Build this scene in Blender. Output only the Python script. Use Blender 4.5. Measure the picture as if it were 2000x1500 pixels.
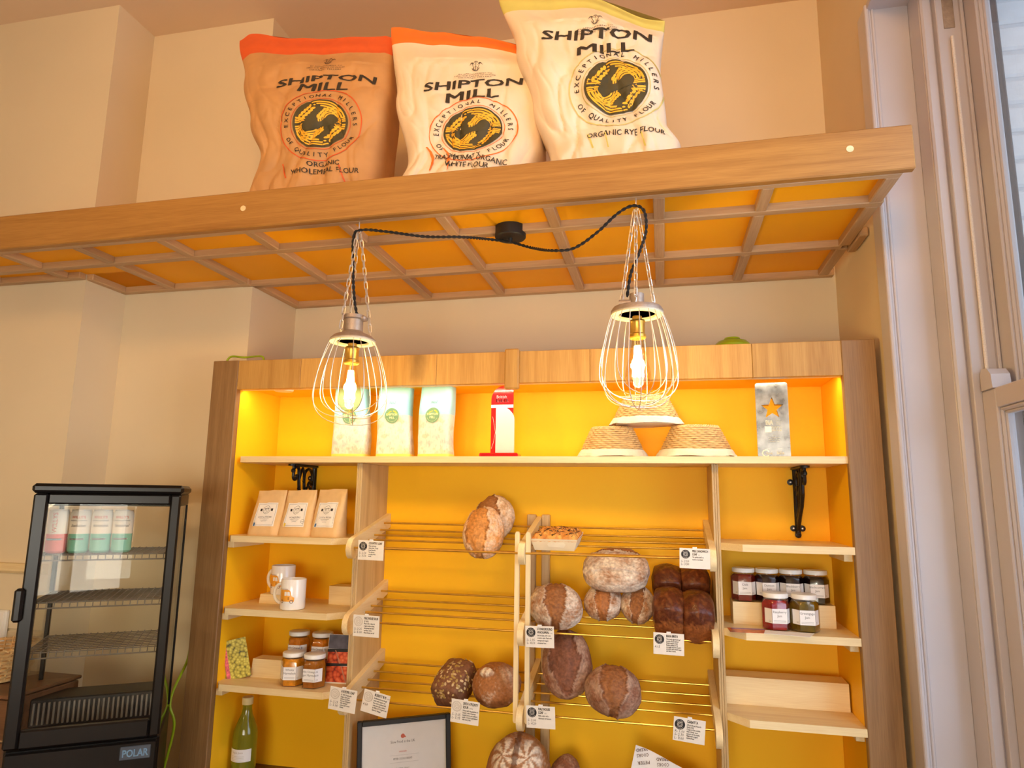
import bpy, math, random
from math import sin, cos, pi, radians, sqrt
from mathutils import Vector, Matrix, noise
from mathutils.geometry import tessellate_polygon

for o_ in list(bpy.data.objects):
    bpy.data.objects.remove(o_)
SC = bpy.context.scene
COL = SC.collection
R = random.Random(7)

# ------------------------------------------------------------------ camera
CAM = Vector((1.5108, -2.0177, 1.6288))
YAW, PITCH, ROLL, FPX = 0.2192, 0.1657, 0.0137, 1318.24
_r0 = Vector((cos(YAW), sin(YAW), 0)); FW = Vector((-sin(YAW) * cos(PITCH), cos(YAW) * cos(PITCH), sin(PITCH)))
_up = _r0.cross(FW)
RT = _r0 * cos(ROLL) + _up * sin(ROLL); UP = _up * cos(ROLL) - _r0 * sin(ROLL)
cam = bpy.data.cameras.new('camera'); cam.sensor_width = 36; cam.lens = FPX / 2000 * 36; cam.clip_start = .02
co = bpy.data.objects.new('camera', cam); COL.objects.link(co)
co.matrix_world = Matrix(((RT.x, UP.x, -FW.x, CAM.x), (RT.y, UP.y, -FW.y, CAM.y), (RT.z, UP.z, -FW.z, CAM.z), (0, 0, 0, 1)))
SC.camera = co


def at(px, py, y=None, x=None, z=None):
    """where the sight line through a picture point meets the plane y=, x= or z="""
    d = FW + RT * ((px - 1000) / FPX) + UP * ((750 - py) / FPX)
    i, v = (1, y) if y is not None else (0, x) if x is not None else (2, z)
    return CAM + d * ((v - CAM[i]) / d[i])


# ------------------------------------------------------------------ light
SC.view_settings.view_transform = 'Standard'; SC.view_settings.look = 'None'
SC.view_settings.gamma = 1; SC.view_settings.use_curve_mapping = False
SC.view_settings.exposure = 0.2
W_ = bpy.data.worlds.new('sky'); SC.world = W_; W_.use_nodes = True
W_.node_tree.nodes['Background'].inputs[0].default_value = (.62, .78, 1.0, 1)
W_.node_tree.nodes['Background'].inputs[1].default_value = 1.7


def light(name, kind, loc, energy, color, size=.1, size_y=None, aim=None, shape=None):
    l = bpy.data.lights.new(name, kind); l.energy = energy; l.color = color
    if kind == 'AREA':
        l.shape = shape or ('RECTANGLE' if size_y else 'DISK'); l.size = size
        if size_y: l.size_y = size_y
    else:
        l.shadow_soft_size = size
    o = bpy.data.objects.new(name, l); COL.objects.link(o); o.location = loc
    if aim is not None:
        o.rotation_euler = (Vector(aim) - Vector(loc)).to_track_quat('-Z', 'Y').to_euler()
    return o


WARM = (1, .49, .145)
for _x, _e in ((.2, 3.4), (1.5, 5.6)):
    _l = light('ceiling_lamp_light', 'AREA', (_x, -2.65, 3.30), _e, WARM, .4, .4, aim=(_x * .9 + .1, -.2, 2.95)); _l.data.spread = radians(84)
for _x, _y, _e in ((-.55, -2.05, 5), (-.95, -1.95, 5), (.75, -2.7, 2.5)):  # two counter pendants, then a lamp added as front fill
    light('counter_pendant_and_fill_light', 'POINT', (_x, _y, 1.58), _e, (1, .82, .50), .05)
light('shop_window_daylight', 'AREA', (1.65, -4.56, 1.38), 88, (1, .99, .90), 2.1, 1.25, aim=(1.65, 0, 1.38))
light('side_window_daylight', 'AREA', (2.355, -1.0, 1.95), 17, (.62, .72, 1), .88, 2.0, aim=(1.6, -1.0, 1.95))
SC.cycles.max_bounces = 8; SC.cycles.use_light_tree = False; SC.cycles.diffuse_bounces = 7; SC.cycles.glossy_bounces = 3; SC.cycles.transmission_bounces = 5; SC.cycles.transparent_max_bounces = 16
SC.cycles.sample_clamp_indirect = 4; SC.cycles.caustics_refractive = False; SC.cycles.caustics_reflective = False
SC.cycles.use_denoising = True; SC.cycles.use_adaptive_sampling = True; SC.cycles.adaptive_threshold = .035; SC.cycles.adaptive_min_samples = 16

# ------------------------------------------------------------------ mesh helpers


class MB:
    """collects shapes for one mesh"""

    def __init__(s):
        s.v = []; s.f = []; s.m = []; s.c = None

    def add(s, vs, fs, m=0):
        n = len(s.v); s.v += [tuple(p) for p in vs]
        s.f += [tuple(i + n for i in f) for f in fs]; s.m += [m] * len(fs)
        return s

    def box(s, x0, x1, y0, y1, z0, z1, b=0.0, m=0, fn=None):
        if x0 > x1: x0, x1 = x1, x0
        if y0 > y1: y0, y1 = y1, y0
        if z0 > z1: z0, z1 = z1, z0
        b = min(b, (x1 - x0) * .45, (y1 - y0) * .45, (z1 - z0) * .45)
        C = [(x0, x1), (y0, y1), (z0, z1)]; vs = []; fs = []
        if b <= 0:
            vs = [(C[0][i], C[1][j], C[2][k]) for i in (0, 1) for j in (0, 1) for k in (0, 1)]
            fs = [(0, 1, 3, 2), (4, 6, 7, 5), (0, 4, 5, 1), (2, 3, 7, 6), (0, 2, 6, 4), (1, 5, 7, 3)]
        else:
            idx = {}
            for i in (0, 1):
                for j in (0, 1):
                    for k in (0, 1):
                        for a in range(3):
                            p = []
                            for ax, q in enumerate((i, j, k)):
                                c = C[ax][q]
                                if ax != a: c += b if q == 0 else -b
                                p.append(c)
                            idx[(i, j, k, a)] = len(vs); vs.append(tuple(p))
            for a in range(3):
                o1, o2 = [q for q in range(3) if q != a]
                for q in (0, 1):
                    ring = []
                    for (r1, r2) in ((0, 0), (1, 0), (1, 1), (0, 1)):
                        key = [0, 0, 0]; key[a] = q; key[o1] = r1; key[o2] = r2
                        ring.append(idx[(*key, a)])
                    fs.append(tuple(ring))
            for a in range(3):
                o1, o2 = [q for q in range(3) if q != a]
                for r1 in (0, 1):
                    for r2 in (0, 1):
                        k0 = [0, 0, 0]; k0[o1] = r1; k0[o2] = r2; k1 = list(k0); k1[a] = 1
                        fs.append((idx[(*k0, o1)], idx[(*k1, o1)], idx[(*k1, o2)], idx[(*k0, o2)]))
            for i in (0, 1):
                for j in (0, 1):
                    for k in (0, 1):
                        fs.append(tuple(idx[(i, j, k, a)] for a in range(3)))
        if fn: vs = [fn(*p) for p in vs]
        return s.add(vs, fs, m)

    def tube(s, path, r, n=8, closed=False, m=0):
        P = [Vector(p) for p in path]; k = len(P)
        rr = r if isinstance(r, (list, tuple)) else [r] * k
        T = []
        for i in range(k):
            a = P[i - 1] if (i or closed) else P[0]; b = P[(i + 1) % k] if (i < k - 1 or closed) else P[-1]
            t = (b - a)
            T.append(t.normalized() if t.length > 1e-9 else Vector((0, 0, 1)))
        nrm = T[0].orthogonal().normalized(); vs = []; fs = []
        for i in range(k):
            nrm = (nrm - T[i] * nrm.dot(T[i]))
            nrm = nrm.normalized() if nrm.length > 1e-9 else T[i].orthogonal().normalized()
            bn = T[i].cross(nrm)
            for j in range(n):
                a = 2 * pi * j / n; vs.append(P[i] + (nrm * cos(a) + bn * sin(a)) * rr[i])
        for i in range(k if closed else k - 1):
            i2 = (i + 1) % k
            for j in range(n):
                j2 = (j + 1) % n; fs.append((i * n + j, i * n + j2, i2 * n + j2, i2 * n + j))
        if not closed:
            fs.append(tuple(range(n))[::-1]); fs.append(tuple((k - 1) * n + j for j in range(n)))
        return s.add(vs, fs, m)

    def lathe(s, prof, n=32, c=(0, 0, 0), m=0, fn=None, rot=None):
        vs = []; fs = []; k = len(prof); cap0 = prof[0][0] > 1e-6; cap1 = prof[-1][0] > 1e-6
        for (r, z) in prof:
            for j in range(n):
                a = 2 * pi * j / n; p = Vector((max(r, 1e-5) * cos(a), max(r, 1e-5) * sin(a), z))
                if rot: p = rot @ p
                p = p + Vector(c); vs.append(fn(p) if fn else p)
        for i in range(k - 1):
            for j in range(n):
                j2 = (j + 1) % n; fs.append((i * n + j, i * n + j2, (i + 1) * n + j2, (i + 1) * n + j))
        if cap0: fs.append(tuple(range(n))[::-1])
        if cap1: fs.append(tuple((k - 1) * n + j for j in range(n)))
        return s.add(vs, fs, m)

    def prism(s, poly, t0, t1, fn, holes=(), m=0):
        """2-D outline (a,b) swept from t0 to t1; fn(a,b,t) gives the point"""
        loops = [list(poly)] + [list(h) for h in holes]
        pts = [p for l in loops for p in l]; n = len(pts)
        tri = tessellate_polygon([[Vector((a, b, 0)) for a, b in l] for l in loops])
        vs = [fn(a, b, t0) for a, b in pts] + [fn(a, b, t1) for a, b in pts]
        if holes:
            fs = [tuple(t) for t in tri] + [tuple(i + n for i in t)[::-1] for t in tri]
        else:
            fs = [tuple(range(n)), tuple(range(n, 2 * n))[::-1]]
        b0 = 0
        for l in loops:
            k = len(l)
            for i in range(k):
                a, b = b0 + i, b0 + (i + 1) % k; fs.append((a, a + n, b + n, b))
            b0 += k
        return s.add(vs, fs, m)

    def grid(s, nu, nv, fn, wrap=False, m=0, mf=None):
        n = len(s.v)
        for j in range(nv + 1):
            for i in range(nu + (0 if wrap else 1)): s.v.append(tuple(fn(i / nu, j / nv)))
        w = nu if wrap else nu + 1
        for j in range(nv):
            for i in range(nu):
                i2 = (i + 1) % w
                s.f.append((n + j * w + i, n + j * w + i2, n + (j + 1) * w + i2, n + (j + 1) * w + i))
                s.m.append(mf(i / nu, j / nv) if mf else m)
        return s

    def flat(s, vf, fn, m=0):
        """text or shape (verts2d, faces) laid on a surface by fn(a,b)"""
        return s.add([fn(a, b) for a, b in vf[0]], vf[1], m)


def build(name, mb, mats, parent=None, loc=None, rot=None, angle=32, fix=True):
    me = bpy.data.meshes.new(name); me.from_pydata(mb.v, [], mb.f)
    if not isinstance(mats, (list, tuple)): mats = [mats]
    for m in mats: me.materials.append(m)
    if len(mats) > 1: me.polygons.foreach_set('material_index', mb.m)
    me.polygons.foreach_set('use_smooth', [True] * len(me.polygons))
    if fix:
        import bmesh
        bm = bmesh.new(); bm.from_mesh(me); bmesh.ops.recalc_face_normals(bm, faces=bm.faces); bm.to_mesh(me); bm.free()
    if mb.c:
        a = me.color_attributes.new('Col', 'FLOAT_COLOR', 'POINT')
        a.data.foreach_set('color', [x for c in mb.c for x in (*c, 1)])
    me.update()
    try: me.set_sharp_from_angle(angle=radians(angle))
    except Exception: pass
    o = bpy.data.objects.new(name, me); COL.objects.link(o)
    if loc is not None: o.location = loc
    if rot is not None: o.rotation_euler = rot
    if parent is not None:
        o.parent = parent
        if loc is None and rot is None and parent.get('_world'):
            o.matrix_parent_inverse = WORLD[parent.name].inverted()
    return o


WORLD = {}


def tag(o, label=None, cat=None, group=None, kind=None):
    if label: o['label'] = label
    if cat: o['category'] = cat
    if group: o['group'] = group
    if kind: o['kind'] = kind
    return o


def thing(name, loc, label=None, cat=None, group=None, kind=None, rot=(0, 0, 0), world=False):
    """an Empty at the thing's base; world=True: its parts are given in world coordinates"""
    o = bpy.data.objects.new(name, None); o.empty_display_size = .05; COL.objects.link(o)
    o.location = loc; o.rotation_euler = rot
    if world:
        o['_world'] = 1; WORLD[o.name] = Matrix.Translation(Vector(loc))
    return tag(o, label, cat, group, kind)


def part_copy(o, parent, loc=None, rot=None):
    c = o.copy(); COL.objects.link(c); c.parent = parent
    if loc is not None: c.location = loc
    if rot is not None: c.rotation_euler = rot
    return c


_TC = {}


def text(s, size=1.0, bold=0.0, align='CENTER', width=None, shear=0.0, spacing=1.0, res=2):
    """flat lettering: (verts2d, faces), set on the baseline, centred on 0"""
    key = (s, bold, align, shear, spacing, res)
    if key not in _TC:
        cu = bpy.data.curves.new('lettering', 'FONT'); cu.body = s; cu.align_x = align; cu.size = 1
        cu.shear = shear; cu.space_character = spacing; cu.resolution_u = res; cu.fill_mode = 'FRONT'
        o = bpy.data.objects.new('lettering', cu)
        me = bpy.data.meshes.new_from_object(o)
        _TC[key] = ([(v.co.x, v.co.y) for v in me.vertices], [tuple(p.vertices) for p in me.polygons])
        bpy.data.objects.remove(o); bpy.data.meshes.remove(me); bpy.data.curves.remove(cu)
        if bold > 0:
            v0, f0 = _TC[key]; vs, fs = [], []
            for dx, dy in ((-bold, -bold * .4), (bold, -bold * .4), (-bold, bold * .4), (bold, bold * .4)):
                n = len(vs); vs += [(a + dx, b + dy) for a, b in v0]; fs += [tuple(i + n for i in f) for f in f0]
            _TC[key] = (vs, fs)
    vs, fs = _TC[key]
    kx = size
    if width is not None and vs:
        kx = width / max(1e-6, (max(v[0] for v in vs) - min(v[0] for v in vs)))
    return [(a * kx, b * size) for a, b in vs], fs


def shift(vf, da, db, ang=0.0):
    c, s_ = cos(ang), sin(ang)
    return [(a * c - b * s_ + da, a * s_ + b * c + db) for a, b in vf[0]], vf[1]


def poly(pts):
    return list(pts), [tuple(range(len(pts)))]


def disc(r, n=32, cx=0, cy=0, rx=None):
    rx = rx or r
    return poly([(cx + rx * cos(2 * pi * i / n), cy + r * sin(2 * pi * i / n)) for i in range(n)])


def ring(r0, r1, n=48, a0=0, a1=2 * pi, cx=0, cy=0):
    vs = []; fs = []
    for i in range(n + 1):
        a = a0 + (a1 - a0) * i / n
        vs += [(cx + r0 * cos(a), cy + r0 * sin(a)), (cx + r1 * cos(a), cy + r1 * sin(a))]
    for i in range(n): fs.append((2 * i, 2 * i + 1, 2 * i + 3, 2 * i + 2))
    return vs, fs


def arctext(s, r, a_mid, size, bold=0, inside=False, span=None, res=1):
    """letters set one by one along a circle; inside=True: read along the bottom"""
    out = []; n = len(s); span = span or n * size * .85 / r
    for i, ch in enumerate(s):
        if ch == ' ': continue
        t = (i + .5) / n - .5
        a = a_mid + t * span if inside else a_mid - t * span
        vf = text(ch, size, bold, res=res)
        if inside: out.append(shift(vf, r * cos(a), r * sin(a), a + pi / 2))
        else: out.append(shift(vf, r * cos(a), r * sin(a), a - pi / 2))
    return out


def densify(vf, h):
    """cuts long edges so that a flat shape can follow a curved sheet"""
    import bmesh
    bm = bmesh.new(); V = [bm.verts.new((a, b, 0)) for a, b in vf[0]]
    for f in vf[1]:
        try: bm.faces.new([V[i] for i in f])
        except ValueError: pass
    bmesh.ops.triangulate(bm, faces=bm.faces)
    for _ in range(4):
        E = [e for e in bm.edges if e.calc_length() > h]
        if not E: break
        bmesh.ops.subdivide_edges(bm, edges=E, cuts=1); bmesh.ops.triangulate(bm, faces=[f for f in bm.faces if len(f.verts) > 3])
    bm.verts.index_update()
    r = [(v.co.x, v.co.y) for v in bm.verts], [tuple(v.index for v in f.verts) for f in bm.faces]
    bm.free(); return r


# ------------------------------------------------------------------ materials
def s2l(*c):
    return tuple(((x / 255) / 12.92 if x / 255 <= .04045 else ((x / 255 + .055) / 1.055) ** 2.4) for x in c)


def _bsdf(name):
    m = bpy.data.materials.new(name); m.use_nodes = True; nt = m.node_tree
    return m, nt, nt.nodes['Principled BSDF']


def nd(nt, t, **k):
    n = nt.nodes.new(t)
    for a, v in k.items():
        if a.startswith('i_'): n.inputs[a[2:].replace('_', ' ')].default_value = v
        else: setattr(n, a, v)
    return n


def mat(name, c, rough=.5, metal=0., var=.06, scale=30., bump=.0, bscale=None, coat=0., trans=0., emit=None, ior=None, spec=None, sss=0., stretch=None):
    m, nt, b = _bsdf(name); L = nt.links.new
    b.inputs['Roughness'].default_value = rough; b.inputs['Metallic'].default_value = metal
    if coat: b.inputs['Coat Weight'].default_value = coat; b.inputs['Coat Roughness'].default_value = .08
    if trans: b.inputs['Transmission Weight'].default_value = trans
    if ior: b.inputs['IOR'].default_value = ior
    if spec is not None: b.inputs['Specular IOR Level'].default_value = spec
    if sss:
        b.inputs['Subsurface Weight'].default_value = sss; b.inputs['Subsurface Radius'].default_value = (.01, .006, .003)
    if emit: b.inputs['Emission Color'].default_value = (*emit[:3], 1); b.inputs['Emission Strength'].default_value = emit[3]
    tc = nd(nt, 'ShaderNodeTexCoord'); src = tc.outputs['Object']
    if stretch:
        mp = nd(nt, 'ShaderNodeMapping'); mp.inputs['Scale'].default_value = stretch; L(src, mp.inputs[0]); src = mp.outputs[0]
    n = nd(nt, 'ShaderNodeTexNoise', i_Scale=scale, i_Detail=2.0); L(src, n.inputs['Vector'])
    r = nd(nt, 'ShaderNodeValToRGB'); L(n.outputs['Fac'], r.inputs[0])
    r.color_ramp.elements[0].position = .3; r.color_ramp.elements[1].position = .7
    r.color_ramp.elements[0].color = (*[x * (1 - var) for x in c], 1); r.color_ramp.elements[1].color = (*[min(1, x * (1 + var)) for x in c], 1)
    L(r.outputs[0], b.inputs['Base Color'])
    if bump:
        n2 = nd(nt, 'ShaderNodeTexNoise', i_Scale=bscale or scale * 3, i_Detail=2.0); L(src, n2.inputs['Vector'])
        bp = nd(nt, 'ShaderNodeBump', i_Strength=bump, i_Distance=.002); L(n2.outputs['Fac'], bp.inputs['Height']); L(bp.outputs[0], b.inputs['Normal'])
    return m


def wood(name, axis, light_, mid, dark, knots=.0, rough=.45, k=1.0, rnd=.12):
    m, nt, b = _bsdf(name); L = nt.links.new; b.inputs['Roughness'].default_value = rough
    tc = nd(nt, 'ShaderNodeTexCoord'); oi = nd(nt, 'ShaderNodeObjectInfo')
    ad = nd(nt, 'ShaderNodeVectorMath', operation='MULTIPLY_ADD'); ad.inputs[1].default_value = (7, 5, 3); L(oi.outputs['Random'], ad.inputs[0]); L(tc.outputs['Object'], ad.inputs[2])
    sc = [11 * k, 11 * k, 11 * k]; sc['xyz'.index(axis)] = .6 * k
    mp = nd(nt, 'ShaderNodeMapping'); mp.inputs['Scale'].default_value = sc; L(ad.outputs[0], mp.inputs[0])
    n1 = nd(nt, 'ShaderNodeTexNoise', i_Scale=1.0, i_Detail=2.0, i_Distortion=1.4); L(mp.outputs[0], n1.inputs['Vector'])
    mu = nd(nt, 'ShaderNodeMath', operation='MULTIPLY'); mu.inputs[1].default_value = 6.0; L(n1.outputs['Fac'], mu.inputs[0])
    fr = nd(nt, 'ShaderNodeMath', operation='PINGPONG'); fr.inputs[1].default_value = 1.0; L(mu.outputs[0], fr.inputs[0])
    sf = [420, 420, 420]; sf['xyz'.index(axis)] = 14
    mf = nd(nt, 'ShaderNodeMapping'); mf.inputs['Scale'].default_value = sf; L(ad.outputs[0], mf.inputs[0])
    n2 = nd(nt, 'ShaderNodeTexNoise', i_Scale=1.0, i_Detail=2.0); L(mf.outputs[0], n2.inputs['Vector'])
    mx = nd(nt, 'ShaderNodeMix', data_type='FLOAT'); mx.inputs[0].default_value = .66; L(fr.outputs[0], mx.inputs[2]); L(n2.outputs['Fac'], mx.inputs[3])
    r = nd(nt, 'ShaderNodeValToRGB'); e = r.color_ramp.elements; e[0].position = .18; e[0].color = (*mid, 1); e[1].position = .75; e[1].color = (*light_, 1); L(mx.outputs[0], r.inputs[0])
    col = r.outputs[0]
    if knots:
        sk = [3.2, 3.2, 3.2]; sk['xyz'.index(axis)] = 1.5
        mk = nd(nt, 'ShaderNodeMapping'); mk.inputs['Scale'].default_value = sk; L(ad.outputs[0], mk.inputs[0])
        n3 = nd(nt, 'ShaderNodeTexNoise', i_Scale=9.0, i_Detail=3.0); L(mk.outputs[0], n3.inputs['Vector'])
        mv = nd(nt, 'ShaderNodeMix', data_type='VECTOR'); mv.inputs[0].default_value = .12; L(mk.outputs[0], mv.inputs[4]); L(n3.outputs['Color'], mv.inputs[5])
        vo = nd(nt, 'ShaderNodeTexVoronoi', i_Scale=1.0); L(mv.outputs[1], vo.inputs['Vector'])
        rk = nd(nt, 'ShaderNodeValToRGB'); ek = rk.color_ramp.elements; ek[0].position = .02; ek[0].color = (knots,) * 3 + (1,); ek[1].position = .13; ek[1].color = (0, 0, 0, 1); L(vo.outputs['Distance'], rk.inputs[0])
        mk2 = nd(nt, 'ShaderNodeMix', data_type='RGBA'); L(rk.outputs[0], mk2.inputs[0]); L(col, mk2.inputs[6]); mk2.inputs[7].default_value = (*dark, 1); col = mk2.outputs[2]
    hs = nd(nt, 'ShaderNodeHueSaturation'); L(col, hs.inputs['Color'])
    mr = nd(nt, 'ShaderNodeMapRange'); mr.inputs[3].default_value = 1 - rnd; mr.inputs[4].default_value = 1 + rnd; L(oi.outputs['Random'], mr.inputs[0]); L(mr.outputs[0], hs.inputs['Value'])
    L(hs.outputs[0], b.inputs['Base Color'])
    bp = nd(nt, 'ShaderNodeBump', i_Strength=.12, i_Distance=.001); L(n2.outputs['Fac'], bp.inputs['Height']); L(bp.outputs[0], b.inputs['Normal'])
    return m


def thin_glass(name, tint=(1, 1, 1), rough=.0, gain=1.0):
    """a clear pane: lets light straight through and mirrors by Fresnel"""
    m = bpy.data.materials.new(name); m.use_nodes = True; nt = m.node_tree; nt.nodes.remove(nt.nodes['Principled BSDF'])
    L = nt.links.new; t = nd(nt, 'ShaderNodeBsdfTransparent'); t.inputs[0].default_value = (*tint, 1)
    g = nd(nt, 'ShaderNodeBsdfGlossy'); g.inputs['Roughness'].default_value = rough
    f = nd(nt, 'ShaderNodeLayerWeight'); f.inputs[0].default_value = .5
    pw = nd(nt, 'ShaderNodeMath', operation='POWER'); pw.inputs[1].default_value = 4.0; L(f.outputs['Facing'], pw.inputs[0])
    k = nd(nt, 'ShaderNodeMath', operation='MULTIPLY_ADD'); k.inputs[1].default_value = .9; k.inputs[2].default_value = .042 * gain; k.use_clamp = True; L(pw.outputs[0], k.inputs[0])
    x = nd(nt, 'ShaderNodeMixShader'); L(k.outputs[0], x.inputs[0]); L(t.outputs[0], x.inputs[1]); L(g.outputs[0], x.inputs[2])
    L(x.outputs[0], nt.nodes['Material Output'].inputs[0]); return m


OAK_L, OAK_M, OAK_D = s2l(180, 130, 62), s2l(148, 98, 40), s2l(62, 38, 20)
M = {}
for ax in 'xyz':
    M['oak_' + ax] = wood('oak_' + ax, ax, OAK_L, OAK_M, OAK_D, knots=.85)
    M['pine_' + ax] = wood('pine_' + ax, ax, s2l(242, 221, 170), s2l(224, 194, 138), s2l(150, 100, 55), knots=.35, k=.8, rnd=.06)
    M['ply_' + ax] = wood('ply_' + ax, ax, s2l(210, 180, 126), s2l(182, 146, 94), s2l(110, 70, 40), knots=.4, rnd=.05)
M['oak_header'] = wood('oak_header', 'z', s2l(204, 158, 84), s2l(176, 127, 58), OAK_D, knots=.7)
M['oak_stile'] = wood('oak_stile', 'z', s2l(148, 113, 70), s2l(118, 86, 50), OAK_D, knots=.9)
M['batten_x'] = wood('batten_x', 'x', s2l(196, 160, 118), s2l(166, 130, 90), OAK_D, knots=.5)
M['batten_y'] = wood('batten_y', 'y', s2l(196, 160, 118), s2l(166, 130, 90), OAK_D, knots=.5)
M['dark_wood'] = wood('dark_wood', 'x', s2l(120, 82, 52), s2l(86, 56, 34), s2l(40, 24, 14), knots=.5)
M['yellow'] = mat('yellow_paint', s2l(255, 195, 30), .5, var=.03, scale=3, bump=.05, bscale=60, spec=.2)
M['yellow_board'] = mat('yellow_board', s2l(246, 172, 16), .5, var=.06, scale=2.5, bump=.05, bscale=50, spec=.2)
M['wall'] = mat('wall_paint', s2l(224, 208, 174), .75, var=.03, scale=2.2, bump=.12, bscale=40)
M['ceiling'] = mat('ceiling_paint', s2l(226, 202, 168), .8, var=.02, scale=2)
M['floor'] = wood('floor_boards', 'y', s2l(150, 110, 74), s2l(120, 84, 54), s2l(60, 40, 24))
M['gloss_white'] = mat('white_gloss_paint', s2l(194, 188, 190), .28, var=.025, scale=6, bump=.06, bscale=90)
M['white_brick'] = mat('white_painted_brick', s2l(232, 236, 240), .7, var=.05, scale=25, bump=.5, bscale=90)
M['mortar'] = mat('white_mortar', s2l(216, 222, 228), .85, var=.05, scale=40, bump=.5)
M['dark_frame'] = mat('dark_grey_paint', s2l(72, 78, 84), .55, var=.12, scale=60, bump=.3)
M['pane_reflection'] = mat('grey_brown_reflection', s2l(96, 88, 80), .7, var=.12, scale=12, bump=.3)  # dark reflection of the lower pane put into a flat colour
M['glass'] = thin_glass('window_glass', (.96, .98, .98))
M['fridge_glass'] = thin_glass('fridge_glass', (.95, .95, .93), gain=.3)
M['black_plastic'] = mat('black_plastic', (.006, .0045, .004), .3, var=.1, scale=8, spec=.3)
M['black_matt'] = mat('black_matt', (.012, .011, .01), .5, var=.1)
M['iron'] = mat('black_iron', (.016, .013, .011), .38, metal=.4, var=.3, scale=60, bump=.4, bscale=160)
M['rack_wire'] = mat('grey_coated_wire', s2l(120, 112, 100), .45, var=.08)
M['brass'] = mat('brass_rod', s2l(214, 166, 70), .28, metal=.75, var=.12, scale=40)
M['steel'] = mat('steel_wire', s2l(226, 218, 204), .32, metal=.8, var=.1, scale=60)
M['cast'] = mat('cast_aluminium', s2l(176, 158, 140), .5, metal=.55, var=.12, scale=60, bump=.4, bscale=200)
M['cap_rim'] = mat('pale_cap_rim', s2l(222, 212, 178), .5, var=.06)
M['cord'] = mat('black_fabric_cord', (.012, .010, .009), .75, var=.2, scale=300)
M['white'] = mat('white_paper', s2l(240, 236, 228), .6, var=.02, scale=40)
M['card'] = mat('price_card', s2l(236, 228, 212), .55, var=.02, scale=60)
M['ink'] = mat('black_ink', (.012, .011, .011), .6, var=.05)
M['greyink'] = mat('grey_ink', s2l(176, 160, 136), .6, var=.05)
M['penink'] = mat('pen_ink', s2l(70, 62, 52), .6, var=.05)
M['ceramic'] = mat('white_ceramic', s2l(244, 242, 236), .12, var=.01, coat=.5)
M['white_lid'] = mat('white_lid', s2l(240, 238, 230), .28, var=.01, coat=.3)
# ------------------------------------------------------------------ the room
ZC = 3.49                                  # ceiling
YB, YR1, YR2 = -.066, .120, .427           # chimney breast, first recess, back wall
XB0, XB1, XW = -.5025, .0465, 2.115        # breast corner, recess corner, right wall


def struct(name, mb, m, parent=None, **k):
    o = build(name, mb, m, parent, **k)
    if parent is None: o['kind'] = 'structure'
    return o


b = MB().box(-2.6, 2.9, -4.75, .7, -.08, 0); struct('floor', b, M['floor'])
b = MB().box(-2.6, 2.9, -4.75, .7, ZC, ZC + .1); struct('ceiling', b, M['ceiling'])
pl = [(-2.6, YB), (XB0, YB), (XB0, YR1), (XB1, YR1), (XB1, YR2), (XW + .02, YR2), (XW + .02, .7), (-2.6, .7)]
b = MB().prism(pl, 0, ZC, lambda a, c, t: (a, c, t)); struct('wall_back', b, M['wall'], angle=20)
b = MB().box(-2.6, -2.4, -4.75, YB, 0, ZC); struct('wall_left', b, M['wall'])
YREV, YW1, ZW0, ZW1 = -.097, -1.62, .72, 3.033
b = MB()
b.box(XW, 2.50, YREV, YR2, 0, ZC); b.box(XW, 2.56, YW1, YREV, ZW1, ZC); b.box(XW, 2.56, YW1, YREV, 0, ZW0); b.box(XW, 2.56, -4.6, YW1, 0, ZC)
struct('wall_right', b, M['wall'])
b = MB()
b.box(-2.4, 2.9, -4.75, -4.6, 0, ZC)
struct('wall_front', b, M['wall'])
w2 = thing('window_2', (1.65, -4.68, .75), kind='structure', world=True)
for x in (.55, 1.08, 1.63, 2.18, 2.68):
    build('mullion', MB().box(x, x + .07, -4.54, -4.49, .75, 2.75, .006), M['gloss_white'], w2)
for z in (.75, 1.75, 2.68): build('rail', MB().box(.55, 2.75, -4.54, -4.495, z, z + .07, .006), M['gloss_white'], w2)

# panelled lining of the side window and its bead
t1 = thing('trim_1', (XW, YREV, 0), kind='structure', world=True)
build('lining_panel', MB().box(XW - .004, 2.22, YREV - .012, YREV + .01, ZW0, ZW1, .002), M['gloss_white'], t1)
for dx, r in ((-.003, .007), (.012, .0045)):
    build('bead', MB().tube([(XW + dx, YREV - .012, ZW0), (XW + dx, YREV - .012, ZW1)], r, 10), M['gloss_white'], t1)
build('corner_board', MB().box(XW - .009, XW + .001, YREV - .012, YREV + .055, ZW0 - .7, ZW1, .003), M['gloss_white'], t1)
build('head_lining', MB().box(XW - .004, 2.56, YW1, YREV, ZW1 - .014, ZW1 + .004, .002), M['gloss_white'], t1)
# sash window
w1 = thing('window_1', (2.28, -.85, ZW0), kind='structure', world=True)
G = M['gloss_white']
build('jamb', MB().box(2.218, 2.345, -.185, YREV - .01, ZW0, ZW1, .004), G, w1)
build('stop_bead', MB().box(2.218, 2.246, -.197, -.184, ZW0, ZW1 - .02, .005), G, w1)
build('pulley_stile', MB().box(2.246, 2.345, -.214, -.184, ZW0, ZW1 - .02, .002), G, w1)
build('parting_bead', MB().box(2.300, 2.308, -.226, -.213, ZW0, ZW1 - .02, .002), G, w1)
build('far_jamb', MB().box(2.218, 2.345, -1.62, -1.50, ZW0, ZW1, .004), G, w1)
build('sill', MB().box(2.10, 2.42, -1.62, YREV, ZW0 - .03, ZW0 + .02, .006), G, w1)
build('head', MB().box(2.225, 2.345, -1.6, -.19, ZW1 - .06, ZW1 - .012, .004), G, w1)
build('sash_pulley', MB().box(2.262, 2.288, -.2165, -.213, 2.86, 2.955, .001), M['cast'], w1)
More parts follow.
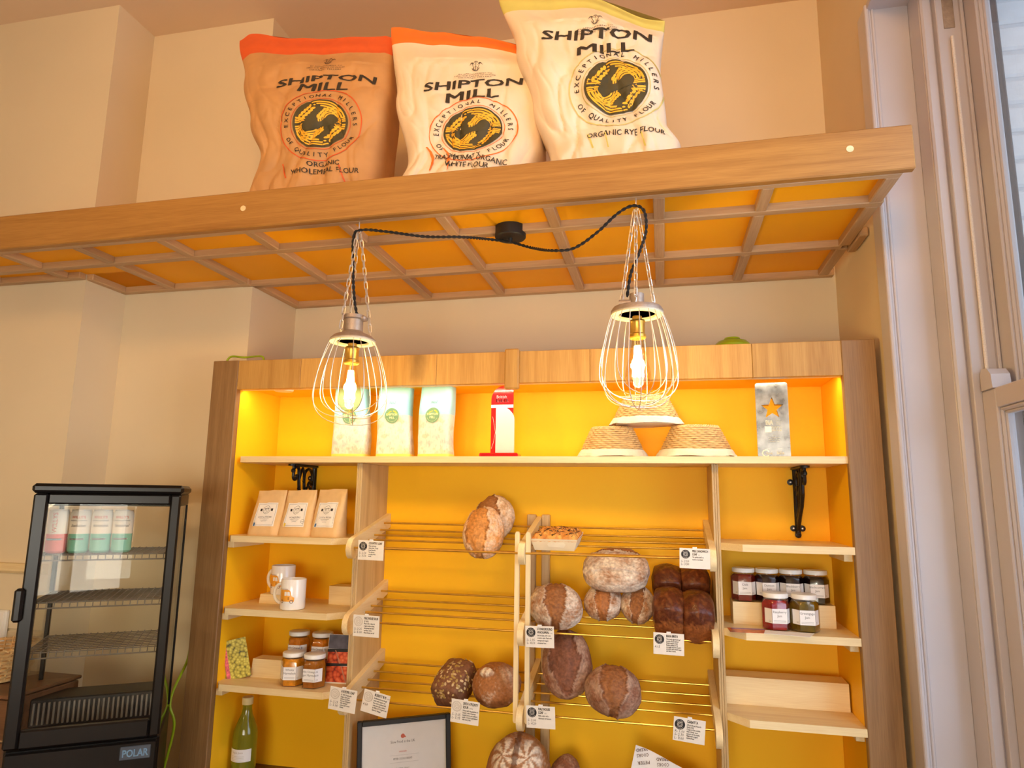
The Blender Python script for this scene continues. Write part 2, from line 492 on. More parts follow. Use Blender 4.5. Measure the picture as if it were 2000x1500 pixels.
cp = [(2.275, -.2235, 1.93 + i * .09) for i in range(11)]
build('sash_cord', MB().tube(cp, .0042, 8), mat('sash_cord_cotton', s2l(226, 216, 204), .8, var=.1, scale=300, bump=.5), w1)


def sash(x0, x1, z0, z1, rail_top, rail_bot):
    b = MB().box(x0, x1, -.282, -.216, z0, z1, .003); build('sash_stile', b, G, w1)
    b = MB().box(x0 + .006, x1 - .004, -.290, -.281, z0, z1, .004); build('sash_moulding', b, G, w1)
    b = MB().box(x0 + .012, x1 - .008, -.296, -.289, z0, z1, .003); build('sash_moulding', b, G, w1)
    build('sash_stile', MB().box(x0, x1, -1.5, -1.43, z0, z1, .003), G, w1)
    build('sash_rail', MB().box(x0, x1, -1.43, -.2822, z1 - rail_top, z1, .002), G, w1)
    build('sash_rail', MB().box(x0, x1, -1.43, -.2822, z0, z0 + rail_bot, .002), G, w1)
    build('sash_moulding', MB().box(x0 + .006, x1 - .004, -1.45, -.28, z1 - rail_top - .009, z1 - rail_top + .002, .004), G, w1)
    build('sash_moulding', MB().box(x0 + .012, x1 - .008, -1.45, -.288, z1 - rail_top - .016, z1 - rail_top - .007, .003), G, w1)
    build('pane', MB().box((x0 + x1) / 2 - .002, (x0 + x1) / 2 + .002, -1.44, -.286, z0 + rail_bot - .01, z1 - rail_top + .01), M['glass'], w1)


sash(2.262, 2.298, .745, 1.892, .046, .08)
sash(2.309, 2.343, 1.845, ZW1 - .06, .055, .045)
hp = [(-.225, 1.892), (-.225, 1.93), (-.235, 1.944), (-.262, 1.940), (-.278, 1.925), (-.282, 1.892)]
build('sash_horn', MB().prism(hp, 2.258, 2.298, lambda a, c, t: (t, a, c)), G, w1)
# painted brick reveal outside the side window
bw = thing('wall_outside', (2.6, -.15, 0), kind='structure', world=True)
build('mortar_bed', MB().box(2.37, 3.6, -.196, -.10, 0, 3.4), M['mortar'], bw)
rb = R
bme = {}
for c in range(18):
    z = 1.88 + c * .0755
    x = 2.366 + (0 if c % 2 else -.108)
    while x < 3.2:
        x0, x1 = max(x, 2.366), x + .208
        if x1 - x0 > .03:
            bb = MB().box(x0, x1, -.206 + rb.uniform(-.0015, .0015), -.15, z + rb.uniform(0, .002), z + .0655 + rb.uniform(-.001, .001), .006)
            build('brick', bb, M['white_brick'], bw)
        x += .218
build('dark_outer_frame', MB().box(2.345, 2.368, -.262, -.19, .6, 3.1, .004), M['dark_frame'], bw)
build('pane_reflection_block', MB().box(2.366, 3.6, -.232, -.14, 0, 1.868, .004), M['pane_reflection'], bw)  # added block whose dark colour stands in for reflections in the lower pane

# things fixed to the breast wall at the left
t2 = MB().prism([(YB - .022, 1.384), (YB - .022, 1.360), (YB - .012, 1.352), (YB, 1.352), (YB, 1.384)], -1.6, XB0 - .01, lambda a, c, t: (t, a, c))
struct('trim_2', t2, M['pine_x'])
for k in range(4):
    z0, z1 = .60 + .19 * k, .78 + .19 * k
    struct('trim_3', MB().box(-1.6, XB0 + .001, YB - .006, YB + .002, z0, min(z1 + .004, 1.351), .003), M['wall'])
s_ = thing('wall_socket', (-.70, YB - .008, 1.13), 'white square electrical socket plate on the panelled wall below wooden rail', 'socket', world=True)
build('plate', MB().box(-.76, -.637, YB - .022, YB - .006, 1.128, 1.232, .004), M['white_lid'], s_)
build('switch', MB().box(-.672, -.655, YB - .027, YB - .02, 1.17, 1.195, .002), M['white_lid'], s_)
build('mould_line', MB().box(-.752, -.645, YB - .0235, YB - .021, 1.136, 1.224, .001), M['white'], s_)

# ------------------------------------------------------------------ overhead canopy
YF = -.3841; TILT = .0072
ZFB, ZFT = 2.3895, 2.5007


def tz(x, y, z): return (x, y, z + TILT * (x - 1))


cn = thing('overhead_canopy', (1.0, 0, ZFB), 'long oak edged canopy with yellow coffered underside carrying flour sacks', 'canopy', world=True)
build('fascia', MB().box(-1.7, 2.105, YF, YF + .024, ZFB, ZFT, .003, fn=tz), M['oak_x'], cn)
for px, py in ((475, 407), (1660, 291)):
    p = at(px, py, y=YF)
    build('filler_plug', MB().lathe([(0, 0), (.0085, 0), (.0085, .006), (0, .006)], 14, (p.x, YF - .0012, p.z), rot=Matrix.Rotation(-pi / 2, 3, 'X')), M['pine_x'], cn)
ZP = ZFB + .022                             # underside of the yellow boards
BX = [-1.45, -1.155, -.86, -.565, -.275, .030, .335, .635, .925, 1.228, 1.518, 1.785]
BW = .030


def yback(x0, x1):
    m = (x0 + x1) / 2
    return YB if m < XB0 else YR1 if m < XB1 else YR2


LONG = [(-.382 + .024, -.335 + .0), (-.200, -.170), (.112, .142)]
# long battens
def batten(x0, x1, y0, y1, ax):
    build('batten', MB().box(x0, x1, y0, y1, ZFB, ZP + .004, .0025, fn=tz), M['batten_' + ax], cn)


XR = 2.085
batten(-1.7, XR, -.360, -.338, 'x'); batten(-1.7, XR + .005, -.200, -.170, 'x')
batten(XB1 - .04, XR - .02, .112, .142, 'x')
batten(XB1, 2.105, YR2 - .032, YR2 - .002, 'x'); batten(XB0, XB1, YR1 - .030, YR1 - .002, 'x'); batten(-1.7, XB0, YB - .03, YB - .002, 'x')
batten(XB0, XB0 + .028, YB, YR1 - .03, 'y'); batten(XB1, XB1 + .03, YR1 - .002, YR2 - .03, 'y')
for x in BX:
    yb_ = YB if x < XB0 else YR1 if x < XB1 else YR2
    segs = [(-.338, -.200), (-.170, .112), (.142, YR2 - .032)] if x > XB1 else [(-.338, -.2), (-.17, yb_ - .03)]
    for y0, y1 in segs:
        if y1 > y0 + .02: batten(x - BW / 2, x + BW / 2, y0, y1, 'y')
for y0, y1 in ((-.338, -.2), (-.17, .112), (.142, YR2 - .032)): batten(2.052, 2.085, y0, y1, 'y')
build('end_cleat', MB().box(2.086, 2.112, .02, .16, ZFB - .006, ZP, .003, fn=tz), M['batten_y'], cn)
# yellow boards, one to each coffer
XS = [-1.7] + BX + [2.07]
for i in range(len(XS) - 1):
    x0, x1 = XS[i] , XS[i + 1]
    yb_ = yback(x0, x1)
    rows = [(-.345, -.185), (-.185, .127), (.127, YR2 - .004)] if (x0 + x1) / 2 > XB1 + .03 else [(-.345, -.185), (-.185, yb_ - .004)]
    for y0, y1 in rows:
        if (x0 < XB0 < x1) and y1 > YB: pass
        build('yellow_panel', MB().box(x0, x1, y0, y1, ZP, ZP + .009, fn=tz), M['yellow_board'], cn)
build('yellow_panel', MB().box(XB0 + .004, -.275, YB, YR1 - .004, ZP, ZP + .009, fn=tz), M['yellow_board'], cn)
build('yellow_panel', MB().box(XB1 + .004, .335, YR1, YR2 - .004, ZP + .0005, ZP + .0095, fn=tz), M['yellow_board'], cn)

# ------------------------------------------------------------------ bread display unit
YI = .274                                    # yellow back board
XL, XRI, HT, HB = .0984, 2.012, 2.079, 1.978
un = thing('display_unit', (1.05, .2, 0), 'tall oak framed shelving unit painted bright yellow inside with bread racks', 'shelving unit', world=True)
build('stile', MB().box(0, XL, 0, .024, 0, HT, .002), M['oak_stile'], un)
build('stile', MB().box(XRI, 2.1, 0, .024, 0, HT, .002), M['oak_stile'], un)
hx = [XL] + [at(p, 720, y=0).x for p in (587, 852, 998, 1152, 1312, 1470)] + [XRI]
for i in range(len(hx) - 1):
    build('header_board', MB().box(hx[i] + .0004, hx[i + 1] - .0004, .001, .023, HB, HT - .001, .0012), M['oak_header'], un)
c0 = at(985, 715, y=-.02).x; c1 = at(1013, 715, y=-.02).x
build('cover_block', MB().box(c0, c1, -.020, .002, HB - .022, HT + .004, .004), M['oak_header'], un)
for x0, x1 in ((XL, .54), (.54, 1.662), (1.662, XRI)):
    build('back_panel', MB().box(x0, x1, YI, YI + .012, .70, HT - .01), M['yellow'], un)
build('side_panel', MB().box(XL - .018, XL - .0005, .024, YI + .012, .0, HT - .01), M['yellow'], un)
build('side_panel', MB().box(XRI + .0005, XRI + .018, .024, YI + .012, .0, HT - .01), M['yellow'], un)
build('top_panel', MB().box(XL, XRI, .024, YI, HB + .012, HB + .03), M['yellow'], un)
build('inner_lip', MB().box(XL, XRI, .024, .04, HB + .0, HB + .012, .001), M['pine_x'], un)
TS = 1.752


def shelf(name, poly_, z, t=.020, mt='pine_x'):
    return build(name, MB().prism(poly_, z - t, z, lambda a, c, q: (a, c, q)), M[mt], un)


shelf('top_shelf', [(XL, YI), (XL, .062), (.118, .025), (XRI, .012), (XRI, YI)], TS)
LSZ = [1.491, 1.262, 1.030]; RSZ = [1.507, 1.273, 1.050]
for z in LSZ:
    shelf('side_shelf', [(XL, YI), (XL, .03), (.122, .0), (.480, .0), (.531, .058), (.531, YI)], z)
    build('shelf_batten', MB().box(XL, XL + .022, .022, .2, z - .040, z - .0205, .001), M['pine_y'], un)
for z in RSZ:
    shelf('side_shelf', [(1.671, YI), (1.671, .055), (1.724, .0), (XRI, .0), (XRI, YI)], z)
    build('shelf_batten', MB().box(XRI - .022, XRI, .03, .2, z - .040, z - .0205, .001), M['pine_y'], un)
for x0 in (.531, 1.652):
    d = MB(); d.box(x0, x0 + .0062, .055, YI, .70, TS - .0205, .0008); d.box(x0 + .0066, x0 + .0124, .0555, YI, .70, TS - .0205, .0008); d.box(x0 + .0128, x0 + .019, .055, YI, .70, TS - .0205, .0008)
    build('divider', d, M['ply_z'], un)
build('worktop', MB().box(XL, XRI, .024, YI, .672, .70, .002), M['dark_wood'], un)
build('lower_front', MB().box(XL, XRI, .03, .05, 0, .672), M['oak_z'], un)
LEDM = mat('led_strip_glow', (1, .9, .7), .5, emit=(1, .84, .56, 6))
build('led_strip', MB().box(XL + .02, XRI - .02, .042, .052, HB + .006, HB + .011), LEDM, un)
for k_ in range(3): light('led_strip_light', 'AREA', (XL + .32 + k_ * .637, .047, HB + .005), 0.62, (1, .98, .84), .60, .010, aim=(XL + .32 + k_ * .637, .10, 1.0))
for i, x in enumerate((.225,)):
    pk = build('led_puck', MB().lathe([(0, 0), (.030, 0), (.034, .003), (.034, .009), (0, .009)], 28, (x, .085, HB + .0035)), M['white_lid'], un)

# ------------------------------------------------------------------ bread rack
rk = thing('bread_rack', (1.1, .12, .95), 'three tier sloping bread rack of brass rods on pale wooden arms', 'rack', world=True)
TB = [1.565, 1.338, 1.109]
ARM = [(YI - .001, 0), (.03, -.060), (.0, -.066), (-.022, -.074), (-.034, -.088), (-.037, -.106), (-.031, -.122), (-.018, -.132), (-.002, -.133), (.012, -.124), (.020, -.110), (.060, -.100), (.14, -.082), (YI - .001, -.048)]
RODS = [(.215, -.031), (.183, -.053), (.137, -.068), (.094, -.081), (.030, -.100)]
for t, B in enumerate(TB):
    for x0, x1 in ((.5495, .567), (1.0935, 1.1115), (1.634, 1.6515)):
        build('arm', MB().prism([(y, B + dz) for y, dz in ARM], x0, x1, lambda a, c, q: (q, a, c)), M['pine_y'], rk)
    for y, dz in RODS + ([(-.012, -.099)] if t == 0 else []):
        build('rod', MB().tube([(.555, y, B + dz), (1.1, y, B + dz - .001), (1.646, y, B + dz)], .0031, 10), M['brass'], rk)
for x0, x1 in ((1.063, 1.0925), (1.1125, 1.140)):
    build('back_post', MB().box(x0, x1, .252, YI - .0005, .70, 1.572, .003), M['ply_z'], rk)
for x0, x1 in ((1.0795, 1.0925), (1.1125, 1.1255)):
    y0, y1 = -.012, .002
    sp = [(x0, 1.0), (x0, 1.52), (x0 + .003, 1.527), (x1 - .003, 1.527), (x1, 1.52), (x1, 1.0), (x1 - .003, .995), (x0 + .003, .995)]
    build('front_strip', MB().prism(sp, y0, y1, lambda a, c, q: (a, q, c)), M['pine_z'], rk)

# ------------------------------------------------------------------ iron brackets
def bracket(x, label):
    t = thing('shelf_bracket', (x, YI, TS - .021), label, 'bracket', group='ornate iron shelf brackets')
    # local: y from the wall (-) , z down
    I = M['iron']
    b = MB().box(-.013, .013, -.16, 0, -.007, 0, .002); b.lathe([(0, 0), (.014, 0), (.014, .006), (0, .006)], 14, (0, -.16, -.0065))
    build('top_plate', b, I, t)
    b = MB().box(-.008, .008, -.010, 0, -.205, -.005, .002); b.tube([(0, -.008, -.01), (0, -.010, -.20)], .006, 8)
    build('wall_plate', b, I, t)
    for dx, z in ((-.015, -.045), (-.013, -.187), (.013, -.187), (0, -.207)):
        b = MB().lathe([(0, 0), (.0095, 0), (.0095, .006), (0, .008)], 12, (dx, -.0005, z), rot=Matrix.Rotation(pi / 2, 3, 'X'))
        lb = build('fixing_lobe', b, I, t)
        if dx: build('screw', MB().lathe([(0, 0), (.0032, 0), (.0025, .002), (0, .0025)], 10, (dx, -.0085, z), rot=Matrix.Rotation(pi / 2, 3, 'X')), M['steel'], lb)
    b = MB()

    def arc(cy, cz, r, a0, a1, n=12): return [(0, cy + r * cos(a0 + (a1 - a0) * i / n), cz + r * sin(a0 + (a1 - a0) * i / n)) for i in range(n + 1)]
    b.tube([(0, -.150, -.006), (0, -.151, -.03)] + arc(-.140, -.042, .011, pi, 2 * pi + .6), .0052, 8)          # drop with hook
    b.tube([(0, -.150, -.010)] + arc(-.132, -.024, .017, pi * .8, 0) + [(0, -.112, -.055), (0, -.108, -.085), (0, -.085, -.12), (0, -.05, -.15), (0, -.012, -.19)], .0058, 8)
    b.tube([(0, -.112, -.055), (0, -.102, -.028), (0, -.09, -.012), (0, -.078, -.028), (0, -.076, -.06), (0, -.070, -.1), (0, -.05, -.13), (0, -.02, -.165)], .0052, 8)
    b.tube(arc(-.048, -.042, .028, pi * 1.05, -.2, 16) + [(0, -.022, -.07)] + arc(-.034, -.072, .012, 0, 3.6, 10), .0052, 8)
    b.tube(arc(-.044, -.092, .016, .3, pi * 1.1, 10) + [(0, -.058, -.118), (0, -.03, -.135), (0, -.012, -.15)], .0045, 8)
    b.tube([(0, -.108, -.088), (0, -.120, -.082)], [.0045, .001], 6); b.tube([(0, -.077, -.062), (0, -.088, -.056)], [.0045, .001], 6)
    b.lathe([(0, -.009), (.007, -.005), (.008, 0), (.006, .006), (0, .009)], 10, (0, -.153, -.022))
    build('scrollwork', b, I, t)
    return t


bracket(.262, 'black cast iron scroll bracket under top shelf behind the kraft coffee bags')
bracket(at(1557, 950, y=YI - .03).x, 'black cast iron scroll bracket under top shelf below the steel star trophy')

# ------------------------------------------------------------------ pendant lamps
BULB_GLASS = thin_glass('amber_bulb_glass', (1, .86, .56), gain=1.3)
FIL = mat('glowing_filament', (1, .8, .5), .5, emit=(1, .84, .52, 40))


def chain(b, p0, p1, n, r=.0016, w=.0075):
    p0, p1 = Vector(p0), Vector(p1); d = (p1 - p0); l = d.length / n; d.normalize()
    a = d.orthogonal().normalized(); c = d.cross(a)
    for i in range(n):
        m = p0 + d * (l * (i + .5)); s1 = a if i % 2 else c; h = l * .62; k = w * .55; pts = []
        for q in range(6): t = pi * q / 5; pts.append(m + d * (h - k + k * sin(t)) + s1 * (k * cos(t)))
        for q in range(6): t = pi * q / 5; pts.append(m - d * (h - k + k * sin(t)) - s1 * (k * cos(t)))
        b.tube(pts, r, 5, closed=True)


def pendant(hook, cap_c, cap_r, zt, z_bot, rmax, zmax, nloop, seed, label, cap_style, bend):
    rr = random.Random(seed)
    t = thing('pendant_lamp', hook, label, 'pendant lamp', 'whisk pendant lamps', world=True)
    hk = Vector(hook)
    ptsh = [hk + Vector((0, 0, .016)), hk, hk + Vector((0, 0, -.004))] + [hk + Vector((.006 * sin(q), 0, -.012 + .008 * cos(q))) for q in (0.4, 1.4, 2.4, 3.4, 4.4)]
    build('hook', MB().tube(ptsh, .0018, 6), M['steel'], t)
    cx, cy, _ = cap_c
    # cap
    if cap_style == 0:
        prof = [(0, zt + .062), (.030, zt + .062), (.031, zt + .052), (.026, zt + .049), (.026, zt + .018), (.030, zt + .014), (.052, zt + .004), (.0615, zt - .006), (.062, zt - .010), (.0585, zt - .011), (.057, zt - .006), (0, zt - .004)]
    else:
        prof = [(0, zt + .034), (.018, zt + .034), (.0185, zt + .030), (.0185, zt + .006), (.024, zt + .003), (.060, zt - .003), (.0645, zt - .010), (.065, zt - .018), (.061, zt - .019), (.058, zt - .008), (0, zt - .006)]
    build('cap', MB().lathe(prof, 40, (cx, cy, 0)), M['cast'], t)
    rim = .0625 if cap_style == 0 else .0655
    zr = zt - (.0105 if cap_style == 0 else .0185)
    build('cap_rim', MB().lathe([(rim - .020, zr + .002), (rim - .0005, zr + .002), (rim - .001, zr - .003), (rim - .019, zr - .0035), (rim - .020, zr + .002)], 40, (cx, cy, 0)), M['cap_rim'], t)
    lug = MB()
    if cap_style == 0:
        lug.box(cx + .016, cx + .038, cy - .012, cy + .012, zt + .046, zt + .06, .004)
    else:
        lug.lathe([(0, 0), (.009, 0), (.009, .03), (0, .03)], 14, (cx - .044, cy - .006, zt + .010), rot=Matrix.Rotation(pi / 2, 3, 'Y'))
    build('cap_lug', lug, M['cast'], t)
    # chains
    for k in range(3):
        a = 2 * pi * k / 3 + (.5 if cap_style else .2)
        e = Vector((cx + .047 * cos(a), cy + .047 * sin(a), zt + .012))
        b = MB(); b.tube([e + Vector((0, 0, -.012)), e + Vector((.002, 0, -.002)), e + Vector((-.003, 0, .004)), e + Vector((0, 0, .008))], .0014, 5)
        s0 = hk + Vector((.006 * cos(a), .006 * sin(a), -.018))
        chain(b, s0, e + Vector((0, 0, .006)), int((s0 - e).length / .0205))
        build('chain', b, M['steel'], t)
    # socket and bulb
    zs = zr - .006
    build('lamp_socket', MB().lathe([(0, zs), (.012, zs), (.012, zs - .008), (.019, zs - .010), (.0205, zs - .014), (.0185, zs - .018), (.0185, zs - .044), (.021, zs - .047), (.0215, zs - .054), (.019, zs - .057), (0, zs - .056)], 24, (cx, cy, 0)), M['brass'], t)
    zb = zs - .057
    prof = [(.0125, zb + .002), (.0135, zb - .004), (.0165, zb - .02), (.022, zb - .045), (.0285, zb - .072), (.0315, zb - .088), (.0315, zb - .098), (.028, zb - .112), (.019, zb - .124), (.008, zb - .1295), (0, zb - .131)]
    build('bulb', MB().lathe(prof, 32, (cx, cy, 0)), BULB_GLASS, t)
    b = MB()
    for k in range(6):
        a = 2 * pi * k / 6
        b.tube([(cx + .005 * cos(a), cy + .005 * sin(a), zb - .018), (cx + .012 * cos(a + .3), cy + .012 * sin(a + .3), zb - .096)], .0034, 6)
    build('filament', b, FIL, t)
    b = MB(); b.tube([(cx, cy, zb), (cx, cy, zb - .03)], .004, 8); build('filament_stem', b, thin_glass('stem_glass', (.98, .96, .9)), t)
    light('pendant_bulb_light', 'POINT', (cx, cy, zb - .066), 5.6, (1, .80, .42), .024)
    # whisk wires, each a loop from rim to rim
    for k in range(nloop):
        a = pi * (k + .5 + rr.uniform(-.28, .28)) / nloop
        u = Vector((cos(a), sin(a), 0)); dz = rr.uniform(-.012, .030); sw = Vector((rr.uniform(-1, 1), rr.uniform(-1, 1), 0)) * bend
        rm = rmax * rr.uniform(.90, 1.03); pts = []
        n = 34
        for i in range(n + 1):
            s = i / n * 2 - 1                                    # -1..1 along the loop
            q = abs(s)
            # profile: from the rim out to rm and in to the foot of the loop
            zz = zr - .001 + (z_bot + dz - zr) * sin((1 - q) * pi / 2) ** (1.0 + .12)
            r0 = rim - .002
            w = 1 - q
            rad = (r0 + (rm - r0) * sin(min(1, w / .52) * pi / 2)) if w < .52 else rm * cos((w - .52) / .48 * pi / 2) ** .8
            p = Vector((cx, cy, zz)) + u * (rad * (1 if s > 0 else -1)) + sw * (1 - q) ** 2
            pts.append(p)
        build('whisk_wire', MB().tube(pts, .00115, 6), M['steel'], t)
    return t


hookL = at(701, 452, z=ZFB - .018); hookL.y = -.352; hookL = at(701, 452, y=-.352)
hookR = at(1242, 404, y=-.352)
hookL.z = ZFB + TILT * (hookL.x - 1) - .016; hookR.z = ZFB + TILT * (hookR.x - 1) - .016
capL = at(689, 660, y=-.352); capR = at(1244, 602, y=-.352)
pendant(hookL, (capL.x, -.352, 0), .06, at(689, 660, y=-.352).z, at(690, 822, y=-.352).z, .104, 0, 7, 3,
        'hanging whisk cage lamp with few bent wires in front of the blue topped flour bags', 0, .022)
pendant(hookR, (capR.x, -.352, 0), .06, at(1244, 600, y=-.352).z, at(1244, 792, y=-.352).z, .097, 0, 10, 11,
        'hanging whisk cage lamp with many fine wires in front of the wicker baskets', 1, .018)

# ceiling rose and its twisted flex
rs = at(997, 452, z=ZP - .012)
rose = thing('ceiling_rose', (rs.x, rs.y, ZP), 'round black ceiling rose with twisted flex under the yellow canopy', 'ceiling rose', world=True)
zr_ = ZP + TILT * (rs.x - 1)
build('rose_cup', MB().lathe([(0, zr_ - .034), (.043, zr_ - .034), (.0455, zr_ - .031), (.0455, zr_ + .0), (0, zr_)], 40, (rs.x, rs.y, 0)), M['black_matt'], rose)
build('cord_grip', MB().lathe([(0, zr_ - .048), (.005, zr_ - .048), (.006, zr_ - .034), (0, zr_ - .033)], 14, (rs.x, rs.y, 0)), M['black_matt'], rose)


def spline(P, n=12):
    P = [Vector(p) for p in P]; out = []
    for i in range(len(P) - 1):
        p0 = P[max(i - 1, 0)]; p1 = P[i]; p2 = P[i + 1]; p3 = P[min(i + 2, len(P) - 1)]
        for k in range(n):
            t = k / n
            out.append(.5 * ((2 * p1) + (p2 - p0) * t + (2 * p0 - 5 * p1 + 4 * p2 - p3) * t * t + (3 * p1 - p0 - 3 * p2 + p3) * t ** 3))
    out.append(P[-1]); return out


def flex(P, parent, name='flex'):
    c = spline(P, 14); b = MB(); L = 0; acc = [0]
    for i in range(1, len(c)): L += (c[i] - c[i - 1]).length; acc.append(L)
    # resample finely so that the twist shows
    n = int(L / .0035); pts = []; j = 0
    for q in range(n + 1):
        s = L * q / n
        while j < len(acc) - 2 and acc[j + 1] < s: j += 1
        f = (s - acc[j]) / max(1e-9, acc[j + 1] - acc[j]); pts.append((c[j].lerp(c[j + 1], f), s))
    for ph in (0, pi):
        path = []
        for i, (p, s) in enumerate(pts):
            d = (pts[min(i + 1, n)][0] - pts[max(i - 1, 0)][0]).normalized(); a = d.orthogonal().normalized()
            a = Vector((0, 0, 1)) - d * d.z if abs(d.z) < .95 else Vector((1, 0, 0)) - d * d.x
            a.normalize(); e = d.cross(a); w = 2 * pi * s / .030 + ph
            path.append(p + (a * cos(w) + e * sin(w)) * .0021)
        b.tube(path, .0024, 6)
    build(name, b, M['cord'], parent)


yh = -.352
g = Vector((rs.x, rs.y, zr_ - .044))
flex([g, at(960, 468, y=rs.y - .005), at(900, 463, y=-.31), at(830, 462, y=-.33), at(760, 453, y=-.345), hookL + Vector((.012, 0, -.008)), hookL + Vector((-.012, -.006, -.03)), at(690, 540, y=yh - .01), at(693, 590, y=yh), at(700, 628, y=yh + .005)], rose)
flex([g, at(1035, 483, y=rs.y - .02), at(1075, 489, y=-.31), at(1120, 485, y=-.325), at(1165, 455, y=-.34), at(1205, 418, y=-.35), hookR + Vector((-.008, 0, -.004)), hookR + Vector((.020, -.006, -.022)), at(1262, 450, y=yh), at(1250, 490, y=yh - .02), at(1232, 535, y=yh - .02), at(1225, 580, y=yh)], rose)
# ------------------------------------------------------------------ flour sacks on the canopy
M['sack_brown'] = mat('brown_sack_paper', s2l(198, 148, 92), .62, var=.10, scale=14, bump=.15, bscale=30)
M['sack_white'] = mat('white_sack_paper', s2l(238, 220, 190), .55, var=.03, scale=12, bump=.12, bscale=30)
M['sack_red'] = mat('red_orange_band', s2l(218, 92, 38), .55, var=.05, scale=20)
M['sack_orange'] = mat('orange_band', s2l(244, 122, 38), .55, var=.05, scale=20)
M['sack_green'] = mat('pale_green_band', s2l(214, 206, 112), .55, var=.05, scale=20)
M['print_brown'] = mat('dark_brown_print', s2l(52, 44, 34), .6, var=.06)
M['print_green'] = mat('dark_green_print', s2l(70, 64, 36), .6, var=.06)
M['print_yellow'] = mat('corn_yellow_print', s2l(250, 186, 50), .6, var=.05)
M['print_olive'] = mat('olive_print', s2l(206, 196, 120), .6, var=.05)


def interp(T, v):
    if v <= T[0][0]: return T[0][1]
    for (a, p), (b_, q) in zip(T, T[1:]):
        if v <= b_:
            f = (v - a) / (b_ - a); f = f * f * (3 - 2 * f); return p + (q - p) * f
    return T[-1][1]


class Sack:
    def __init__(s, z0, H, xl, xr, dep, y0, slope, top, seed, crease=0.0, lean=0.0, yaw=0.0, lobe=0.0):
        s.__dict__.update(locals())

    def p(s, a, side, v, off=0.0):
        """a in -1..1 across, side +1 front, v 0..1 up"""
        x0, x1 = interp(s.xl, v), interp(s.xr, v); xc, w = (x0 + x1) / 2, (x1 - x0) / 2
        d = interp(s.dep, v); n = 4.0 if v < .6 else max(2.3, 4.0 - (v - .6) * 5)
        k = max(0, 1 - abs(a) ** n) ** (1 / n)
        sd = s.seed
        wr = noise.noise(Vector((a * 1.5 + sd, v * 2.6, sd))) * .5 + noise.noise(Vector((a * 3.6 + sd, v * 6 + a * 2, sd + 5))) * .35 - .30 * (1 - abs(noise.noise(Vector((a * 2.6 + v * 2.2, v * 4.2 - a * 2.6, sd + 9)))) * 2.2) ** 3 * (v < .8) - .12 * (1 - abs(noise.noise(Vector((a * 5 - v * 3, v * 7 + a * 4, sd + 2)))) * 2) ** 3
        amp = s.crease * (.35 + .65 * (1 - v)) * (1 - abs(a) ** 6) * min(1, d / .05)
        y = s.y0 + s.lean * v + s.yaw * a * w - side * (d * k + wr * amp + off)
        if s.lobe and side > 0:                                   # slumped foot folding out over itself
            q = v - .30 - .10 * a
            y -= s.lobe * (math.exp(-((v - .12) / .13) ** 2) - .6 * math.exp(-(q / .05) ** 2)) * k
        zt = s.slope * a + interp(s.top, a) 
        z = s.z0 + v * (s.H + zt * v * v) + .004 * noise.noise(Vector((a * 3, v * 5, sd)))
        return Vector((xc + w * a, y, z))

    def put(s, x, z, off):
        """print at world (x, z) on the front sheet"""
        v = (z - s.z0) / s.H
        for _ in range(6):
            x0, x1 = interp(s.xl, v), interp(s.xr, v); a = max(-.985, min(.985, (x - (x0 + x1) / 2) / ((x1 - x0) / 2)))
            v = (z - s.z0) / (s.H + (s.slope * a + interp(s.top, a)) * v * v)
        q = s.p(a, 1, v); e = .01
        nx = (s.p(min(.99, a + e), 1, v) - s.p(a - e, 1, v)).cross(s.p(a, 1, v + e) - s.p(a, 1, v - e)).normalized()
        if nx.y > 0: nx = -nx
        return q + nx * off


